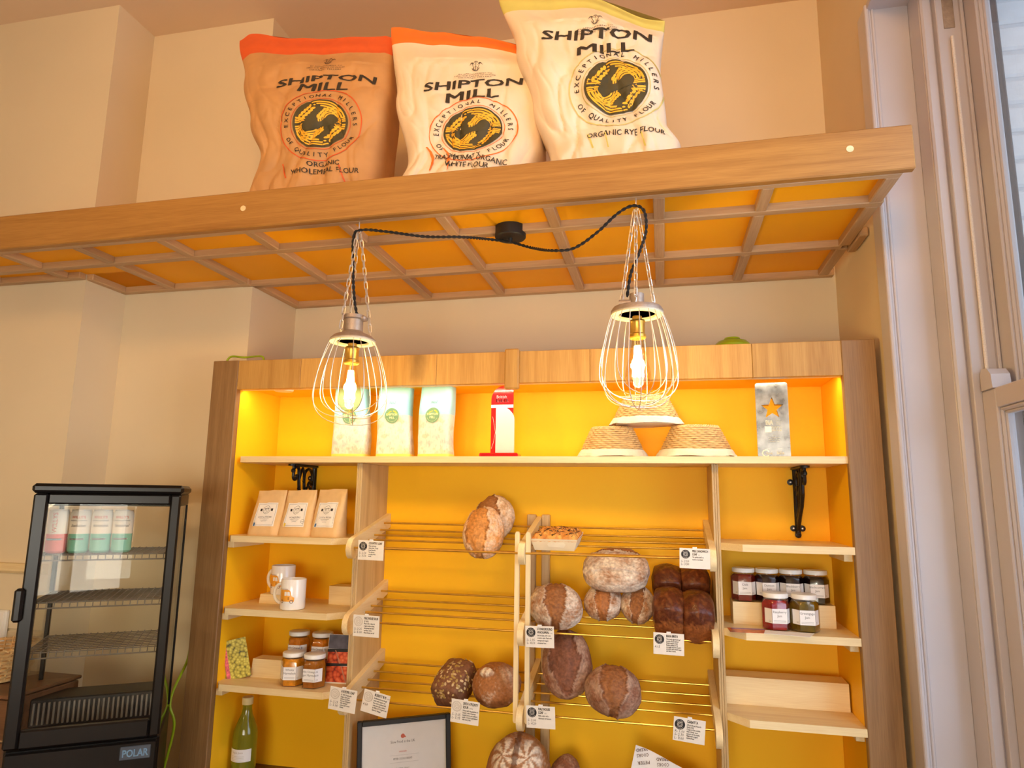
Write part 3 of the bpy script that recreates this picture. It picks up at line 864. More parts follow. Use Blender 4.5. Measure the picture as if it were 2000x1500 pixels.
def emblem(sk, cx, cz, r, sy, t, tint):
    """round mill mark: rings, lettering, wheat ears and swirls"""
    def lay(vfs, m, lv, name, h=.012):
        b = MB()
        for vf in vfs:
            vf = densify(([(a * r, c * r * sy) for a, c in vf[0]], vf[1]), h)
            b.flat(vf, lambda a, c: sk.put(cx + a, cz + c, .0020 + lv * .0006))
        return build(name, b, m, t, fix=False)
    lay([ring(.975, 1.0, 64), ring(.70, .715, 56)], tint, 0, 'badge_ring')
    lay(arctext('EXCEPTIONAL MILLERS', .78, pi / 2, .15, .012, span=3.4, res=3) + arctext('OF QUALITY FLOUR', .90, -pi / 2, .15, .012, inside=True, span=2.3, res=3), M['print_brown'], 0, 'badge_lettering')
    lay([disc(.66, 56)], M['print_green'], 1, 'badge_disc')
    Y = []
    for s_ in (1, -1):
        def T(vf): return [(a * s_, c * s_) for a, c in vf[0]], vf[1]
        for k, (r0, r1) in enumerate(((.575, .61), (.51, .55), (.445, .485), (.385, .42))):
            Y.append(T(ring(r0, r1, 22, radians(112 - 10 * k), radians(16), .0, .0)))
        for k in range(7):                                        # fanned straw
            a = radians(14 - k * 5.2); Y.append(T(ring(.34 + .02 * (k % 2), .61, 3, a, a + radians(3.9))))
        for rr_ in (.15, .20, .25, .30): Y.append(T(ring(rr_, rr_ + .032, 14, radians(200), radians(40), .26, .10)))
        for (ex, ey, an, sc) in ((-.33, .27, radians(52), 1.45), (.03, .26, radians(50), 1.0)):   # ears
            ca, sa = cos(an), sin(an)
            for i in range(5):
                for d in (-1, 1):
                    u_, w_ = (i * .062 - .12) * sc, d * .032 * sc
                    e_ = [(.046 * sc * cos(q), .021 * sc * sin(q)) for q in [2 * pi * j / 10 for j in range(10)]]
                    ro = an + d * .5
                    Y.append(T(poly([(ex + u_ * ca - w_ * sa + p_ * cos(ro) - q_ * sin(ro), ey + u_ * sa + w_ * ca + p_ * sin(ro) + q_ * cos(ro)) for p_, q_ in e_])))
            Y.append(T(poly([(ex + ca * .20 * sc + .03 * cos(q), ey + sa * .19 * sc + .022 * sin(q)) for q in [2 * pi * j / 8 for j in range(8)]])))
    lay(Y, M['print_yellow'], 2, 'badge_wheat', .012)
    D = []
    for s_ in (1, -1):
        def T(vf): return [(a * s_, c * s_) for a, c in vf[0]], vf[1]
        D += [T(disc(.125, 24, .26, .10)), T(poly([(-.62, .015), (-.30, .03), (-.02, .07), (.18, .19), (.26, .02), (.02, -.05), (-.25, -.02), (-.62, -.03)]))]
    lay(D, M['print_green'], 3, 'badge_swirl', .012)


def sack_text(sk, t, s, x, z, h, w, m, bold=.03, ang=0.0, arch=0.0, name='lettering', off=.0022):
    vf = text(s, h / .72, bold, width=w, res=2); vf = densify(vf, .009)
    def f(a, c):
        e_ = 1 - (2 * a / w) ** 2; c2 = c * (1 - .3 * (arch > 0) * e_) + arch * e_
        return sk.put(x + a * cos(ang) - c2 * sin(ang), z + a * sin(ang) + c2 * cos(ang), off)
    build(name, MB().flat(vf, f), m, t, fix=False)


def crest(sk, t, x, z, m, h=.036):
    """small plume-and-scroll crest above the name"""
    b = MB(); P = []
    for d in (-1, 0, 1):
        for k in range(3): P.append(ring(.11 + .05 * k, .135 + .05 * k, 10, pi / 2 - 1.3, pi / 2 + 1.3, d * .34, .28 + (.14 if d == 0 else 0) - .09 * k))
        P.append(poly([(d * .34 - .02, .4), (d * .34 + .02, .4), (d * .10 + .02, -.35), (d * .10 - .02, -.35)]))
    P.append(ring(.30, .335, 14, pi * 1.05, pi * 1.95, 0, -.05)); P.append(ring(.2, .23, 12, 0, 2 * pi, 0, -.22))
    for vf in P:
        vf = densify(([(a * h, c * h) for a, c in vf[0]], vf[1]), .01); b.flat(vf, lambda a, c: sk.put(x + a, z + c, .0016))
    build('crest', b, m, t, fix=False)
    for i, s in enumerate(('BY APPOINTMENT TO', 'HRH THE PRINCE OF WALES', 'ORGANIC MILLERS')):
        sack_text(sk, t, s, x, z - h * .78 - i * .0075, .0042, .10 + .02 * (i == 1), m, 0, name='small_print')


def make_sack(sk, name, label, body, band, vb, tex):
    t = thing(name, (sk.p(0, 1, 0).x, sk.y0, sk.z0), label, 'flour sack', 'flour sacks on the canopy', world=True)
    nu, nv = 220, 150

    def fn(u_, v):
        a = 2 * pi * u_; c, s_ = cos(a), sin(a)
        x = math.copysign(abs(c) ** .75, c)
        q = sk.p(x, 1 if s_ >= 0 else -1, v)
        return q
    b = MB().grid(nu, nv, fn, wrap=True, mf=lambda u_, v: 1 if v + .03 * sin(u_ * 9) * 0 > vb else 0)
    n0 = len(b.v); b.f.append(tuple(range(nu))[::-1]); b.m.append(0)
    b.f.append(tuple(n0 - nu + i for i in range(nu))); b.m.append(1)
    build('sack_body', b, [body, band], t, angle=60)
    tex(sk, t); return t


def px_xz(px, py, y=-.305):
    p = at(px, py, y=y); return p.x, p.z


YS = -.27
Z0 = 2.425


def tab(pts, y):  # picture edge points -> (v, x)
    return pts


sk1 = Sack(Z0, .695, [(0, .285), (.16, .285), (.33, .312), (.5, .262), (.75, .20), (1, .150)], [(0, .690), (.3, .702), (.6, .712), (1, .690)],
           [(0, .105), (.2, .115), (.5, .11), (.75, .07), (.92, .024), (1, .005)], -.215, 0, [(-1, .015), (-.85, .035), (-.2, .0), (.3, -.015), (.9, -.02), (1, -.03)], 1.3, .040, yaw=.06, lean=.02)


def tex1(sk, t):
    B = M['print_brown']
    x, z = px_xz(626, 157); sack_text(sk, t, 'SHIPTON', x, z, .032, .318, B, .022, -.02, .019)
    x, z = px_xz(624, 172); sack_text(sk, t, 'MILL', x, z, .033, .160, B, .022, -.03)
    x, z = px_xz(627, 243); emblem(sk, x, z, .128, .96, t, M['sack_red'])
    x, z = px_xz(634, 326); sack_text(sk, t, 'ORGANIC', x, z, .015, .096, B, .012)
    x, z = px_xz(635, 340); sack_text(sk, t, 'WHOLEMEAL FLOUR', x, z, .016, .208, B, .012)
    x, z = px_xz(625, 98); crest(sk, t, x, z, B)
    for q in (560, 667):
        x, z = px_xz(q, 352); sack_text(sk, t, '\\', x, z, .05, .016, M['sack_red'], 0, .1)


make_sack(sk1, 'flour_sack', 'brown paper wholemeal flour sack with red band, nearest the chimney breast', M['sack_brown'], M['sack_red'], .885, tex1)
sk2 = Sack(Z0, .655, [(0, .748), (.12, .755), (.26, .792), (.6, .738), (1, .690)], [(0, 1.14), (.12, 1.16), (.32, 1.19), (.7, 1.178), (1, 1.155)],
           [(0, .105), (.2, .11), (.5, .105), (.75, .07), (.92, .026), (1, .005)], -.200, 0, [(-1, .035), (-.3, .0), (.2, -.03), (1, -.08)], 4.1, .032, yaw=.06, lobe=.010, lean=.02)


def tex2(sk, t):
    B = M['print_brown']
    x, z = px_xz(917, 160); sack_text(sk, t, 'SHIPTON', x, z, .032, .296, B, .022, .0)
    x, z = px_xz(917, 189); sack_text(sk, t, 'MILL', x, z, .037, .160, B, .022, .03)
    x, z = px_xz(921, 251); emblem(sk, x, z, .132, .77, t, M['sack_orange'])
    x, z = px_xz(917, 316); sack_text(sk, t, 'TRADITIONAL ORGANIC', x, z, .0165, .216, B, .012, -.16, off=.0045)
    x, z = px_xz(912, 330); sack_text(sk, t, 'WHITE FLOUR', x, z, .0165, .130, B, .012, -.16, off=.0045)
    x, z = px_xz(920, 110); crest(sk, t, x, z, B)
    for q, w in ((845, .02), (877, .016)):
        x, z = px_xz(q, 322); sack_text(sk, t, ')', x, z, .06, w, M['sack_orange'], 0, .2, off=.004)


make_sack(sk2, 'flour_sack', 'white flour sack with bright orange band standing in the middle', M['sack_white'], M['sack_orange'], .90, tex2)
sk3 = Sack(Z0, .725, [(0, 1.238), (.18, 1.222), (.42, 1.170), (.7, 1.112), (1, 1.045)], [(0, 1.568), (.2, 1.582), (.32, 1.545), (.6, 1.532), (1, 1.548)],
           [(0, .115), (.2, .115), (.5, .11), (.75, .075), (.92, .026), (1, .005)], -.215, 0, [(-1, .03), (-.2, .0), (1, -.135)], 8.7, .046, yaw=.04, lobe=.02, lean=.02)


def tex3(sk, t):
    B = M['print_brown']
    x, z = px_xz(1162, 62); sack_text(sk, t, 'SHIPTON', x, z, .035, .312, B, .022, -.08)
    x, z = px_xz(1180, 97); sack_text(sk, t, 'MILL', x, z, .037, .158, B, .022, .03)
    x, z = px_xz(1203, 168); emblem(sk, x, z, .130, 1.0, t, M['print_olive'])
    x, z = px_xz(1222, 273); sack_text(sk, t, 'ORGANIC RYE FLOUR', x, z, .018, .206, B, .012, -.02)
    x, z = px_xz(1160, 22); crest(sk, t, x, z, B)
    for q, w in ((1155, .02), (1187, .012), (1258, .014)):
        x, z = px_xz(q, 300); sack_text(sk, t, '\\', x, z, .05, w, M['sack_green'], 0, .0)


make_sack(sk3, 'flour_sack', 'white rye flour sack with pale green band leaning nearest the window', M['sack_white'], M['sack_green'], .885, tex3)

# ------------------------------------------------------------------ top shelf: three small flour bags
M['bag_blue'] = mat('pale_blue_bag', s2l(150, 204, 210), .5, var=.02)
M['bag_roundel'] = mat('sage_roundel', s2l(112, 148, 108), .5, var=.03)
M['roundel_text'] = mat('cream_print', s2l(226, 226, 170), .5, var=.02)
M['bag_yellow'] = mat('bag_foot_yellow', s2l(246, 214, 100), .5, var=.05)


def bag_art():
    """pale farm drawing printed on the lower half of the bags: soft washes and fine twigs"""
    m, nt, b = _bsdf('pale_farm_drawing'); L = nt.links.new; b.inputs['Roughness'].default_value = .5
    tc = nd(nt, 'ShaderNodeTexCoord')
    n = nd(nt, 'ShaderNodeTexNoise', i_Scale=26.0, i_Detail=3.0); L(tc.outputs['Object'], n.inputs['Vector'])
    r = nd(nt, 'ShaderNodeValToRGB'); e = r.color_ramp.elements
    e[0].position = .3; e[0].color = (*s2l(182, 180, 172), 1); e[1].position = .72; e[1].color = (*s2l(216, 202, 150), 1)
    for p_, c_ in ((.42, (216, 208, 192)), (.52, (222, 214, 194)), (.60, (210, 192, 168))):
        q = e.new(p_); q.color = (*s2l(*c_), 1)
    L(n.outputs['Fac'], r.inputs[0])
    mp = nd(nt, 'ShaderNodeMapping'); mp.inputs['Scale'].default_value = (240, 240, 55); mp.inputs['Rotation'].default_value = (0, .5, 0); L(tc.outputs['Object'], mp.inputs[0])
    n2 = nd(nt, 'ShaderNodeTexNoise', i_Scale=1.0, i_Detail=2.0); L(mp.outputs[0], n2.inputs['Vector'])
    r2 = nd(nt, 'ShaderNodeValToRGB'); e2 = r2.color_ramp.elements; e2[0].position = .36; e2[0].color = (.45, .42, .38, 1); e2[1].position = .42; e2[1].color = (1, 1, 1, 1); L(n2.outputs['Fac'], r2.inputs[0])
    mx = nd(nt, 'ShaderNodeMix', data_type='RGBA', blend_type='MULTIPLY'); mx.inputs[0].default_value = .35; L(r.outputs[0], mx.inputs[6]); L(r2.outputs[0], mx.inputs[7])
    L(mx.outputs[2], b.inputs['Base Color']); return m


M['bag_art'] = bag_art()


def flour_bag(px0, px1, y, label, yaw, twist):
    p0, p1 = at(px0, 886, y=y), at(px1, 886, y=y); w = (p1.x - p0.x) / 2; xc = (p0.x + p1.x) / 2; H = .262; d = .036
    t = thing('flour_bag', (xc, y + d, TS), label, 'flour bag', 'small blue topped flour bags', rot=(0, 0, yaw))

    def P(a, side, v, off=0):
        ww = w * (1 + .03 * sin(v * 6 + twist) - .10 * max(0, v - .45)); dd = d * (1 - .25 * v) + .003 * sin(v * 9 + twist)
        k = max(0, 1 - abs(a) ** 5) ** .2
        wob = .0025 * noise.noise(Vector((a * 2 + twist, v * 6, 1)))
        return Vector((ww * a + .003 * sin(v * 5 + twist), -side * (dd * k + wob + off), v * H))

    def fn(u_, v):
        a = 2 * pi * u_; c, s_ = cos(a), sin(a); x = math.copysign(abs(c) ** .45, c)
        return P(x, 1 if s_ >= 0 else -1, v)
    SP = .532
    b = MB().grid(48, 40, fn, wrap=True, mf=lambda u_, v: 1 if v >= SP else 2 if v < .035 else 0)
    b.f += [tuple(range(48))[::-1], tuple(40 * 48 + i for i in range(48))]; b.m += [2, 1]
    build('bag_body', b, [M['bag_art'], M['bag_blue'], M['bag_yellow']], t, angle=50)
    put = lambda x, z, off: P(x / w, 1, z / H, off)
    cz = SP * H + .002
    build('roundel', MB().flat(disc(.0255, 32, 0, cz), lambda a, c: put(a, c, .0014)), M['bag_roundel'], t, fix=False)
    b = MB()
    for s, z, ww in (('SHIPTON', cz + .0, .041), ('MILL', cz - .0105, .020)):
        b.flat(shift(text(s, .0105, .03, width=ww), 0, z), lambda a, c: put(a, c, .0019))
    for vf in arctext('Millers of Quality Flour', .0215, -pi / 2, .0042, 0, inside=True, span=2.2): b.flat(shift(vf, 0, cz), lambda a, c: put(a, c, .0019))
    build('roundel_lettering', b, M['roundel_text'], t, fix=False)
    b = MB()
    for vf in (ring(.0165, .0190, 10, radians(95), radians(160), .001, cz - .0035), ring(.0125, .0160, 10, radians(20), radians(85), .004, cz + .001)): b.flat(vf, lambda a, c: put(a, c, .0019))
    build('roundel_wheat', b, M['print_yellow'], t, fix=False)
    build('number_lettering', MB().flat(shift(text('No2', .013, 0, shear=.3), 0, cz + .040), lambda a, c: put(a, c, .0016)), mat('blue_grey_ink', s2l(110, 140, 148), .6), t, fix=False)
    build('blend_line', MB().flat(poly([(-.03, cz + .033), (.03, cz + .033), (.03, cz + .0342), (-.03, cz + .0342)]), lambda a, c: put(a, c, .0016)), M['white'], t, fix=False)
    return t


flour_bag(643, 708, .10, 'blue topped flour bag seen through the whisk lamp with few wires', .05, 0.3)
flour_bag(730, 795, .10, 'blue topped flour bag in the middle of the three', .04, 1.7)
flour_bag(812, 878, .10, 'blue topped flour bag nearest the red award', -.10, 3.1)

# ------------------------------------------------------------------ red award
p0 = at(950, 880, y=.09); p1 = at(998, 880, y=.09)
t = thing('acrylic_award', ((p0.x + p1.x) / 2, .11, TS), 'tall red acrylic award with white curved panel on red base', 'award')
k = (p1.x - p0.x) / 48
RED = mat('red_acrylic', s2l(236, 30, 34), .15, var=.04, scale=40, coat=.6, emit=(.8, .02, .02, .05)); RED.node_tree.nodes['Principled BSDF'].inputs['Emission Strength'].default_value = 0
WA = mat('white_acrylic', s2l(214, 212, 202), .15, var=.01, coat=.5)
b = MB().box(-38 * k, 38 * k, -.028, .028, 0, 9 * k, .004); build('base', b, mat('dark_red_acrylic', s2l(170, 10, 26), .1, var=.05, coat=.8), t)
xs = -20
arcp = [(xs + 24 - 24 * cos(q), 112 + 28 * sin(q)) for q in [pi / 2 * i / 10 for i in range(11)]]
op = [(xs, 9)] + arcp + [(24, 140), (24, 9)]
build('red_plate', MB().prism([(a * k, c * k) for a, c in op], .006, .014, lambda a, c, q: (a, q, c)), RED, t)
build('silver_band', MB().box(xs * k, 24 * k, .004, .006, 97 * k, 103 * k, .0004), M['white'], t)
ap = [(-8, 9), (-8, 101)] + [(-8 + 36 * sin(q), 73 + 28 * cos(q)) for q in [pi / 2 * i / 10 for i in range(11)]] + [(28, 9)]
build('white_plate', MB().prism([(a * k, c * k) for a, c in ap], -.010, -.002, lambda a, c, q: (a, q, c)), WA, t)
b = MB()
b.flat(shift(text('British', 8 * k, 0), 1 * k, 116 * k), lambda a, c: (a, .0036, c)); b.flat(shift(text('BAKER', 10 * k, .03, width=25 * k), 2 * k, 108 * k), lambda a, c: (a, .0036, c))
build('lettering', b, mat('silver_print', s2l(232, 170, 176), .4), t, fix=False)
b = MB(); b.tube([(xs * k + .003, .0045, 18 * k), (xs * k + .010, .0045, 30 * k), (xs * k + .016, .0045, 50 * k)], .0006, 5); b.tube([(xs * k + .006, .0045, 80 * k), (xs * k + .012, .0045, 62 * k), (xs * k + .016, .0045, 48 * k)], .0005, 5)
build('engraved_line', b, M['white'], t)

# ------------------------------------------------------------------ proving baskets
M['wicker'] = mat('pale_wicker', s2l(212, 174, 116), .55, var=.16, scale=60, bump=.3, bscale=200)
M['linen'] = mat('linen_liner', s2l(220, 208, 184), .8, var=.04, scale=300, bump=.25, bscale=700)


def banneton(px0, px1, pyb, y, h, label, seed, z=None):
    p0, p1 = at(px0, pyb, y=y), at(px1, pyb, y=y); R0 = (p1.x - p0.x) / 2; xc = (p0.x + p1.x) / 2; z0 = TS if z is None else z
    ys = .62
    t = thing('proving_basket', (xc, y, z0), label, 'basket', 'upturned proving baskets')
    rb_ = R0 * .86; rt = R0 * .58; b = None; ns = 44; nr = 12
    for i in range(nr):
        v = i / (nr - 1); zz = h * (.19 + .73 * v); rr = rb_ + (rt - rb_) * v ** 1.15; ph = pi * (i % 2)
        pts = []
        for j in range(ns * 4):
            a = 2 * pi * j / (ns * 4); q = rr + .0021 * sin(ns / 2 * a + ph); pts.append((q * cos(a), q * sin(a) * ys / .62 * .75, zz + .0004 * sin(a * 7 + i)))
        build('weaver', MB().tube(pts, .0031, 5, closed=True), M['wicker'], t)
    # braided foot on top
    for ph in (0, 2.1, 4.2):
        pts = []
        for j in range(120):
            a = 2 * pi * j / 120; q = rt - .004 + .0035 * cos(a * 18 + ph); pts.append((q * cos(a), q * sin(a) * .75, h * .95 + .0035 * sin(a * 18 + ph)))
        build('braid', MB().tube(pts, .0028, 5, closed=True), M['wicker'], t)
    build('basket_floor', MB().lathe([(0, h * .955), (rt - .004, h * .955), (rt - .004, h * .93), (0, h * .93)], 32, fn=lambda p_: Vector((p_.x, p_.y * .75, p_.z))), M['wicker'], t)
    build('stakes', MB().lathe([(rt - .003, h * .93), (rb_ - .003, h * .24)], 48, fn=lambda p_: Vector((p_.x, p_.y * .75, p_.z))), mat('wicker_core', s2l(170, 124, 70), .7, var=.1), t)

    def fl(u_, v):
        a = 2 * pi * u_; rr = rb_ + .003 + (R0 - rb_ - .003) * v ** .8 + .0022 * sin(9 * a + seed) * v + .0014 * sin(23 * a) * v
        zz = h * .23 * (1 - v) ** 1.1 + .003 + .003 * (1 + sin(5 * a + seed * 2)) * v * 0.5 + .0022 * noise.noise(Vector((cos(a) * 3, sin(a) * 3, seed + v * 3)))
        return (rr * cos(a), rr * sin(a) * .75, max(.0005, zz))
    build('linen_rim', MB().grid(96, 10, fl, wrap=True), M['linen'], t, angle=70)
    build('linen_lining', MB().lathe([(rb_ - .004, .004), (rb_ * .94, h * .24), (rt * .9, h * .86), (0, h * .88)], 40, fn=lambda p_: Vector((p_.x, p_.y * .75, p_.z))), M['linen'], t)
    return t


banneton(1127, 1266, 886, .135, .098, 'upturned wicker proving basket on shelf, the one nearer the red award', 1.0)
banneton(1280, 1440, 884, .135, .100, 'upturned wicker proving basket on shelf, the one nearer the star trophy', 2.3)
banneton(1190, 1336, 822, .135, .095, 'upturned wicker proving basket balanced on top of the other two', 4.0, z=TS + .1005)

# ------------------------------------------------------------------ star trophy
p0, p1 = at(1480, 885, y=.08), at(1545, 885, y=.08)
W2 = (p1.x - p0.x); t = thing('star_trophy', ((p0.x + p1.x) / 2, .08, TS), 'polished steel block trophy with a cut out star', 'trophy', rot=(0, 0, radians(-6)))
Hh = W2 * 2.42; w = W2 / 2 * .98


def trophy_steel():
    m, nt, b = _bsdf('polished_steel'); L = nt.links.new; b.inputs['Metallic'].default_value = 1
    tc = nd(nt, 'ShaderNodeTexCoord'); n = nd(nt, 'ShaderNodeTexNoise', i_Scale=28.0, i_Detail=5.0); L(tc.outputs['Object'], n.inputs['Vector'])
    r = nd(nt, 'ShaderNodeValToRGB'); e = r.color_ramp.elements; e[0].position = .35; e[0].color = (.16, .155, .15, 1); e[1].position = .65; e[1].color = (.34, .33, .31, 1)
    L(n.outputs['Fac'], r.inputs[0]); L(r.outputs[0], b.inputs['Base Color'])
    r2 = nd(nt, 'ShaderNodeMapRange'); r2.inputs[3].default_value = .18; r2.inputs[4].default_value = .4; L(n.outputs['Fac'], r2.inputs[0]); L(r2.outputs[0], b.inputs['Roughness']); return m


st = [(w * .64 * cos(pi / 2 + q * pi / 5) * (1 if q % 2 == 0 else .42) * 1.12, Hh * .655 + w * .72 * sin(pi / 2 + q * pi / 5) * (1 if q % 2 == 0 else .42) * 1.05) for q in range(10)]
cr = .006
op = [(-w, 0), (w, 0), (w, Hh - cr), (w - cr * .3, Hh - cr * .3), (w - cr, Hh), (-w + cr, Hh), (-w + cr * .3, Hh - cr * .3), (-w, Hh - cr)]
build('steel_block', MB().prism(op, 0, .030, lambda a, c, q: (a, q, c), holes=[st[::-1]]), trophy_steel(), t, angle=20)
b = MB(); f = lambda a, c: (a, -.0006, c)
for s, x, z, h, ww, bd in (('BiA', -.22, .435, .09, .46, .05), ('BAKING', .32, .487, .02, .26, .01), ('INDUSTRY', .36, .461, .02, .34, .01), ('AWARDS', .33, .435, .02, .28, .01),
                          ('Winner', .05, .285, .021, .22, .012), ('Peter Doughty-Cook', .05, .258, .021, .72, .015), ('Peter Cooks Bread', .05, .234, .021, .66, .015), ('Baker of the Year', .05, .208, .021, .56, .012),
                          ('Brook', -.30, .045, .045, .36, .03), ('British', .30, .078, .022, .30, .01), ('BAKER', .38, .045, .04, .46, .04), ('Sponsored by', -.34, .115, .012, .2, 0), ('In association with', .36, .118, .012, .28, 0)):
    b.flat(shift(text(s, h * Hh, bd, width=ww * w), x * w, z * Hh), f)
b.flat(poly([(-.5 * w, .335 * Hh), (-.1 * w, .335 * Hh), (-.1 * w, .415 * Hh), (-.5 * w, .415 * Hh)]), f)
b.flat(shift(text('2022', .09 * Hh, .01, width=.62 * w), .22 * w, .35 * Hh), f); b.flat(ring(.008, .011, 20, .5, 5.6, -.50 * w, .06 * Hh), f)
build('engraving', b, mat('pale_engraving', s2l(240, 236, 210), .5), t, fix=False)
# ------------------------------------------------------------------ coffee bags
M['kraft'] = mat('kraft_bag', s2l(222, 186, 132), .6, var=.05, scale=30, bump=.2, bscale=60)
M['label_blue'] = mat('blue_swatch', s2l(64, 110, 160), .6)
M['label_yellow'] = mat('yellow_swatch', s2l(236, 200, 70), .6)
M['label_line'] = mat('label_line', s2l(120, 130, 150), .6)


def coffee_bag(pxb0, pxb1, y, H, tilt, label, coffee, swatch, seed, stamp=False, yaw=0.0):
    z0 = LSZ[0]; p0, p1 = at(pxb0, 1040, y=y), at(pxb1, 1040, y=y); w = (p1.x - p0.x) / 2; xc = (p0.x + p1.x) / 2
    t = thing('coffee_bag', (xc, y, z0), label, 'coffee bag', 'kraft coffee bags', rot=(0, 0, yaw))

    def P(a, side, v, off=0):
        d = .034 * (1 - v ** 1.4) + .0022
        ww = w * (1 - .10 * v + .02 * sin(v * 5 + seed)); k = max(0, 1 - abs(a) ** 4) ** .25
        wr = .0022 * noise.noise(Vector((a * 3 + seed, v * 4, seed))) + .0012 * noise.noise(Vector((a * 8, v * 9, seed)))
        yy = -side * (d * k + wr * (d > .006) + off) + .012 * v
        return Vector((ww * a + tilt * v * H, yy, v * H * (1 - .012 * a * seed % 1 * .02)))

    def fn(u_, v):
        a = 2 * pi * u_; c, s_ = cos(a), sin(a); return P(math.copysign(abs(c) ** .55, c), 1 if s_ >= 0 else -1, v)
    b = MB().grid(48, 30, fn, wrap=True); b.f += [tuple(range(48))[::-1], tuple(30 * 48 + i for i in range(48))]; b.m += [0, 0]
    build('bag_body', b, M['kraft'], t, angle=50)
    lw, l0, l1 = w * .66, H * .20, H * .72
    put = lambda x, z, off: P(x / w, 1, z / H, off)

    def dec(vfs, m, name, off):
        b = MB()
        for vf in vfs: b.flat(densify(vf, .012), lambda a, c: put(a, c, off))
        build(name, b, m, t, fix=False)
    dec([poly([(-lw, l0), (lw, l0), (lw, l1), (-lw, l1)])], M['white'], 'paper_label', .0018)
    g = .0008; e = .004; F = []
    for (x0, x1, za, zb) in ((-lw + e, lw - e, l0 + e, l0 + e + g), (-lw + e, lw - e, l1 - e - g, l1 - e), (-lw + e, -lw + e + g, l0 + e, l1 - e), (lw - e - g, lw - e, l0 + e, l1 - e)): F.append(poly([(x0, za), (x1, za), (x1, zb), (x0, zb)]))
    dec(F, M['label_line'], 'label_border', .0023)
    cz = l0 + (l1 - l0) * .70; rr = .0135
    dec([ring(rr - .0009, rr, 28, cx=0, cy=cz)] + [poly([(x - .0006, cz - .005), (x + .0006, cz - .005), (x + .0006, cz + .004), (x - .0006, cz + .004)]) for x in (-.006, 0, .006)] + [poly([(x - .003, cz + .0035), (x + .003, cz + .0035), (x + .003, cz + .005), (x - .003, cz + .005)]) for x in (-.006, 0, .006)] + [shift(text('ROASTERY', .003, .0), 0, cz - .009)], M['ink'], 'label_roundel', .0024)
    dec([poly([(s_ * .0165, cz - .004), (s_ * .0245, cz - .004), (s_ * .0245, cz + .004), (s_ * .0165, cz + .004)]) for s_ in (-1, 1)], M['ink'], 'label_bars', .0024)
    dec([shift(text(coffee, .0078, 0), 0, l0 + (l1 - l0) * .36)] + [poly([(-.017 + .004 * i, l0 + (l1 - l0) * (.31 - .05 * i)), (.017 - .004 * i, l0 + (l1 - l0) * (.31 - .05 * i)), (.017 - .004 * i, l0 + (l1 - l0) * (.31 - .05 * i) + .0007), (-.017 + .004 * i, l0 + (l1 - l0) * (.31 - .05 * i) + .0007)]) for i in range(3)], mat('label_type', s2l(84, 92, 112), .6), 'label_type', .0024)
    dec([poly([(-lw + .003, l0 + .001), (-lw + .010, l0 + .001), (-lw + .010, l0 + .012), (-lw + .003, l0 + .012)])], swatch, 'label_swatch', .0026)
    if stamp: dec([ring(.0062, .0068, 20, cx=lw - .007, cy=l0 + .018), shift(text('ORGANIC', .0028, 0), lw - .007, l0 + .017, .2)], M['ink'], 'label_stamp', .0026)
    return t


coffee_bag(490, 552, .085, .150, .05, 'kraft coffee bag with white label and blue swatch nearest the oak post', 'COSTA RICAN', M['label_blue'], .4, yaw=.02)
coffee_bag(549, 612, .085, .152, .03, 'kraft coffee bag with yellow swatch and round stamp, middle of three', 'HONDURAS', M['label_yellow'], 1.9, True, yaw=-.02)
coffee_bag(609, 674, .085, .156, .02, 'kraft coffee bag with blue swatch nearest the bread rack', 'COSTA RICAN', M['label_blue'], 3.3, yaw=-.16)

# ------------------------------------------------------------------ mugs
M['van'] = mat('orange_van_print', s2l(240, 168, 60), .3, var=.05); M['van_line'] = mat('brown_van_print', s2l(120, 84, 50), .3)


def mug(pxc, pyb, y, label, turn, z0):
    p = at(pxc, pyb, y=y); r, h = .0395, .095
    t = thing('mug', (p.x, y, z0), label, 'mug', 'white van mugs', rot=(0, 0, turn))
    pr = [(0, .001), (r - .005, .0), (r - .0015, .002), (r, .006), (r, h - .002), (r - .001, h), (r - .003, h), (r - .004, h - .003), (r - .004, .008), (0, .006)]
    build('cup', MB().lathe(pr, 48), M['ceramic'], t)
    pts = [(-(r - .003) - .0, 0, .074)] + [(-r - .004 - .026 * sin(q), 0, .047 + .030 * cos(q)) for q in [pi * i / 12 for i in range(13)]] + [(-(r - .003), 0, .018)]
    build('handle', MB().tube(pts, .0052, 10), M['ceramic'], t)
    put = lambda a, c, off=.0004: ((r + off) * sin(a / r), -(r + off) * cos(a / r), c)
    b = MB(); body = [(-.026, .028), (.026, .028), (.027, .040), (.018, .045), (.014, .060), (.008, .064), (-.024, .064), (-.026, .060)]
    b.flat(densify(poly(body), .006), put); build('van_print', b, M['van'], t, fix=False)
    b = MB()
    for vf in (poly([(-.006, .046), (.002, .046), (.002, .058), (-.006, .058)]), poly([(.004, .046), (.014, .046), (.011, .058), (.004, .058)])): b.flat(densify(vf, .006), lambda a, c: put(a, c, .0007))
    build('van_window', b, M['ceramic'], t, fix=False)
    b = MB()
    for cx in (-.015, .018): b.flat(ring(.0035, .0056, 16, cx=cx, cy=.028), lambda a, c: put(a, c, .0009))
    for vf in (poly([(-.026, .0655), (.006, .0655), (.006, .0665), (-.026, .0665)]), poly([(.006, .034), (.011, .034), (.011, .0355), (.006, .0355)]), poly([(.006, .037), (.011, .037), (.011, .0385), (.006, .0385)]), poly([(.006, .040), (.011, .040), (.011, .0415), (.006, .0415)])): b.flat(densify(vf, .008), lambda a, c: put(a, c, .0008))
    build('van_lines', b, M['van_line'], t, fix=False)
    return t


mug(571, 1185, .050, 'white mug with orange van print standing in front of the other mug', -.05, LSZ[1])
mug(551, 1160, .150, 'white mug with orange van print standing behind on a block', -.25, LSZ[1] + .030)


